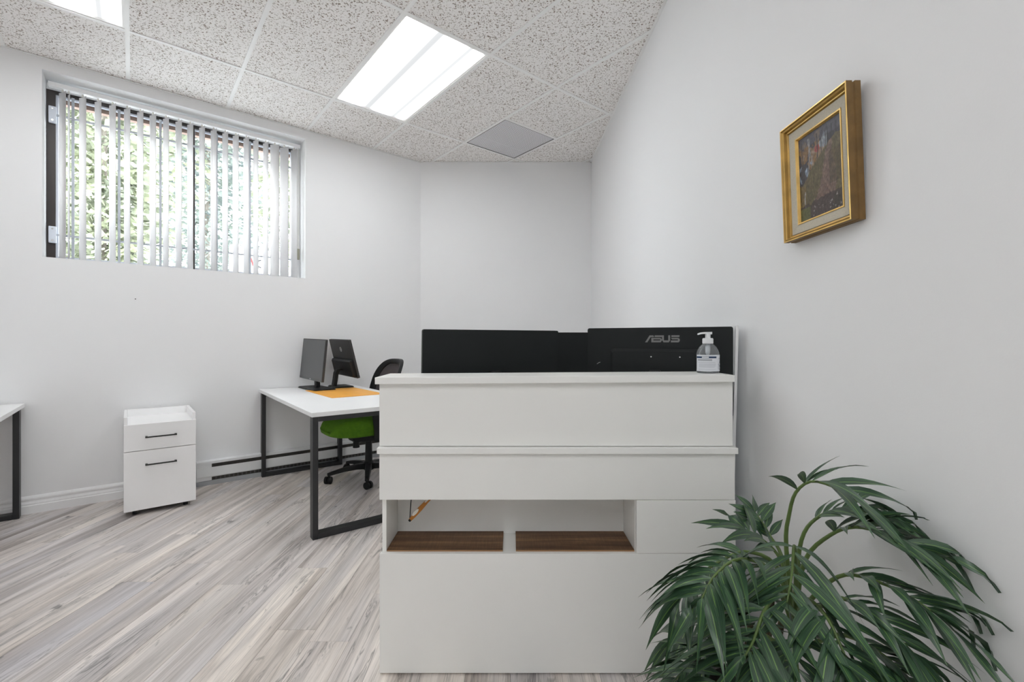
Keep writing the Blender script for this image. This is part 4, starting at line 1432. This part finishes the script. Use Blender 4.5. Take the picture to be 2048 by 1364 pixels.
def leaflet(frond, base, dirv, tang, length, width, droop):
    bm = NB()
    uvl = bm.loops.layers.uv.new('leaf')
    n = len(LEAF_W) - 1
    rows = []
    dirv = dirv.normalized()
    for k in range(n + 1):
        t = k / n
        c_ = base + dirv * (length * t) + Vector((0, 0, -1)) * (droop * length * t * t * 0.55)
        d_ = (dirv + Vector((0, 0, -1)) * (droop * t * 1.1)).normalized()
        wv = (tang - d_ * tang.dot(d_)).normalized()
        nv = d_.cross(wv)
        if nv.z < 0: nv = -nv
        h_ = width * 0.5 * LEAF_W[k]
        row = []
        for q in (-1, 0, 1):
            p = c_ + wv * (h_ * q) + nv * (abs(q) * h_ * 0.30)
            lim = wall_x(p.y) - 0.004 - 0.006 * abs(q)
            if p.x > lim: p.x = lim
            if p.y > 1.52 and p.x < 0.77: p.y = 1.52
            row.append(bm.verts.new(p - Vector((PX, PY, 0))))
        rows.append(row)
    for k in range(n):
        for q in (0, 1):
            f = bm.faces.new((rows[k][q], rows[k][q + 1], rows[k + 1][q + 1], rows[k + 1][q]))
            for lp, (uu, vv) in zip(f.loops, ((q / 2, k / n), ((q + 1) / 2, k / n), ((q + 1) / 2, (k + 1) / n), (q / 2, (k + 1) / n))):
                lp[uvl].uv = (uu, vv)
    return obj('leaflet', bm, M['leaf'], frond, smooth=True)


rng = random.Random(21)
for nf, (cp, t0, nl, ll, dr) in enumerate(FR):
    right = nf in (0, 1, 2, 3, 4, 14)
    sp = spline(cp, 40)
    bm = NB()
    idx = list(range(0, 41, 2))
    tube(bm, [tuple(sp[i] - Vector((PX, PY, 0))) for i in idx], [0.0058 - 0.0042 * i / 40 for i in idx], 7)
    fr_ = obj('frond', bm, M['stem'], palm, smooth=True)
    nl = int(nl * (1.1 if nf == 0 else 1.45 if right else 1.25)) // 2 * 2
    for k in range(nl):
        pair = k // 2
        f = t0 + (1 - t0) * min(1.0, (pair + 0.5 * (k % 2) * 0.6) / max(1, nl // 2 - 0.7))
        fi = min(39.0, f * 40)
        i = int(fi)
        base_p = sp[i].lerp(sp[i + 1], fi - i)
        tg = (sp[i + 1] - sp[max(0, i - 1)]).normalized()
        side = tg.cross(Vector((0, 0, 1)))
        if side.length < 0.25: side = tg.cross(Vector((0.6, -0.8, 0.0)))
        side.normalize()
        upv = side.cross(tg).normalized()
        sgn = 1 if k % 2 else -1
        last = k >= nl - 2
        ang = math.radians((20 if last else 46 if nf == 0 else 36 if right else 52) + rng.uniform(-9, 9))
        rel = (f - t0) / (1 - t0)
        L_ = ll * (0.70 if nf == 0 else 0.62 if right else 0.60 if nf in (8, 9, 10, 13) else 0.84) * (0.55 + 0.75 * math.sin(math.pi * min(1.0, 0.18 + 0.62 * rel))) * rng.uniform(0.9, 1.1)
        dv = tg * math.cos(ang) + side * (sgn * math.sin(ang)) + upv * rng.uniform(0.0, 0.32)
        tw = tg * 1.0 + side * sgn * 0.25 + upv * rng.uniform(-0.25, 0.25)
        leaflet(fr_, base_p, dv, tw, L_, (0.78 if right else 1.0) * rng.uniform(0.021, 0.028) * (0.8 + 0.25 * min(1, ll / 0.18)), dr * (0.62 if right else 0.85) * rng.uniform(0.7, 1.2))

# ================================================================== OUTSIDE THE WINDOW
GZ0 = 1.50
bm = NB()
q = [W(-8, -0.35), W(16, -0.35), W(16, -40), W(-8, -40)]
prism(bm, [(p.x, p.y) for p in q], GZ0 - 0.1, GZ0)
tag(obj('ground', bm, M['pavement']), 'pale sunlit pavement outside the window', 'ground', kind='structure')


def tree(label, s, d, h, r, n, m, seed, low=0.12, conifer=True):
    t = thing('tree', label, 'tree', W(s, d, GZ0), 0, 'trees outside the window')
    rg_ = random.Random(seed)
    bm = NB(); tube(bm, [(0, 0, 0), (0.03, 0.02, h * 0.5), (0, 0, h * 0.97)], [r * 0.035, r * 0.03, 0.02], 8)
    obj('trunk', bm, M['bark'], t)
    bm = NB()
    for k in range(n):
        zt = rg_.random() ** 0.9
        z = h * (low + (1 - low) * zt)
        R = r * (1 - zt * 0.85) if conifer else r * math.sqrt(max(0.05, 1 - (2 * zt - 1) ** 2))
        rr = R * math.sqrt(rg_.random())
        a = rg_.random() * 2 * math.pi
        lob = 0.75 + 0.35 * math.sin(5 * a + z * 3.0 + seed)
        c_ = Vector((rr * lob * math.cos(a), rr * lob * math.sin(a), z - (0.25 * rr if conifer else 0)))
        e = rg_.uniform(0.045, 0.115)
        d1_ = Vector((math.cos(a + rg_.uniform(-.7, .7)), math.sin(a + rg_.uniform(-.7, .7)), rg_.uniform(-0.7, 0.3))).normalized()
        d2_ = d1_.cross(Vector((rg_.uniform(-1, 1), rg_.uniform(-1, 1), rg_.uniform(-1, 1)))).normalized()
        v = [bm.verts.new(c_ + d1_ * e * x_ + d2_ * e * y_ * 0.5) for x_, y_ in ((-1, 0), (0, -1), (1, 0), (0, 1))]
        bm.faces.new(v)
    f = obj('foliage', bm, m, t)
    f['kind'] = 'stuff'
    return t


tree('leafy tree close outside the left half of the window', 2.7, -5.0, 8.5, 1.55, 17000, M['foliage'], 3, conifer=False, low=0.04)
tree('leafy tree close outside the right end of the window', -0.7, -5.2, 9.0, 1.65, 17000, M['foliage'], 9, conifer=False, low=0.04)
tree('tall bluish spruce in the gap between the two near leafy trees', 1.0, -8.6, 12.0, 1.9, 17000, M['foliage_blue'], 5, low=0.03)
tree('bluish spruce farther back at the left of the window', 4.7, -9.5, 12.0, 1.75, 17000, M['foliage_blue'], 13, low=0.03)
tree('leafy tree farther back at the right of the window', -3.0, -9.6, 11.5, 1.8, 17000, M['foliage'], 17, conifer=False, low=0.03)

sg = thing('outdoor_sign', 'white outdoor sign with a red stroke and a black curve, low through the blind', 'sign', W(1.02, -2.6, GZ0), ROT)
obj('sign_panel', bx(-0.35, 0.35, -0.01, 0.01, 0.30, 0.86), M['sign_white'], sg)
for sx in (-0.30, 0.30):
    obj('post', bx(sx - 0.015, sx + 0.015, 0.0105, 0.035, 0.0, 0.86), M['grille'], sg)
bm = NB(); q = [(-0.115, 0.74), (-0.095, 0.74), (-0.060, 0.63), (-0.085, 0.63)]
loft(bm, [[(x_, -0.0105, z_) for x_, z_ in q], [(x_, -0.0135, z_) for x_, z_ in q]])
obj('red_stroke', bm, M['sign_red'], sg)
bm = NB(); tube(bm, [(0.02 + 0.05 * math.cos(a), -0.012, 0.67 + 0.05 * math.sin(a)) for a in [math.radians(x_) for x_ in range(90, 271, 20)]], 0.009, 6)
obj('black_curve', bm, M['sign_black'], sg)
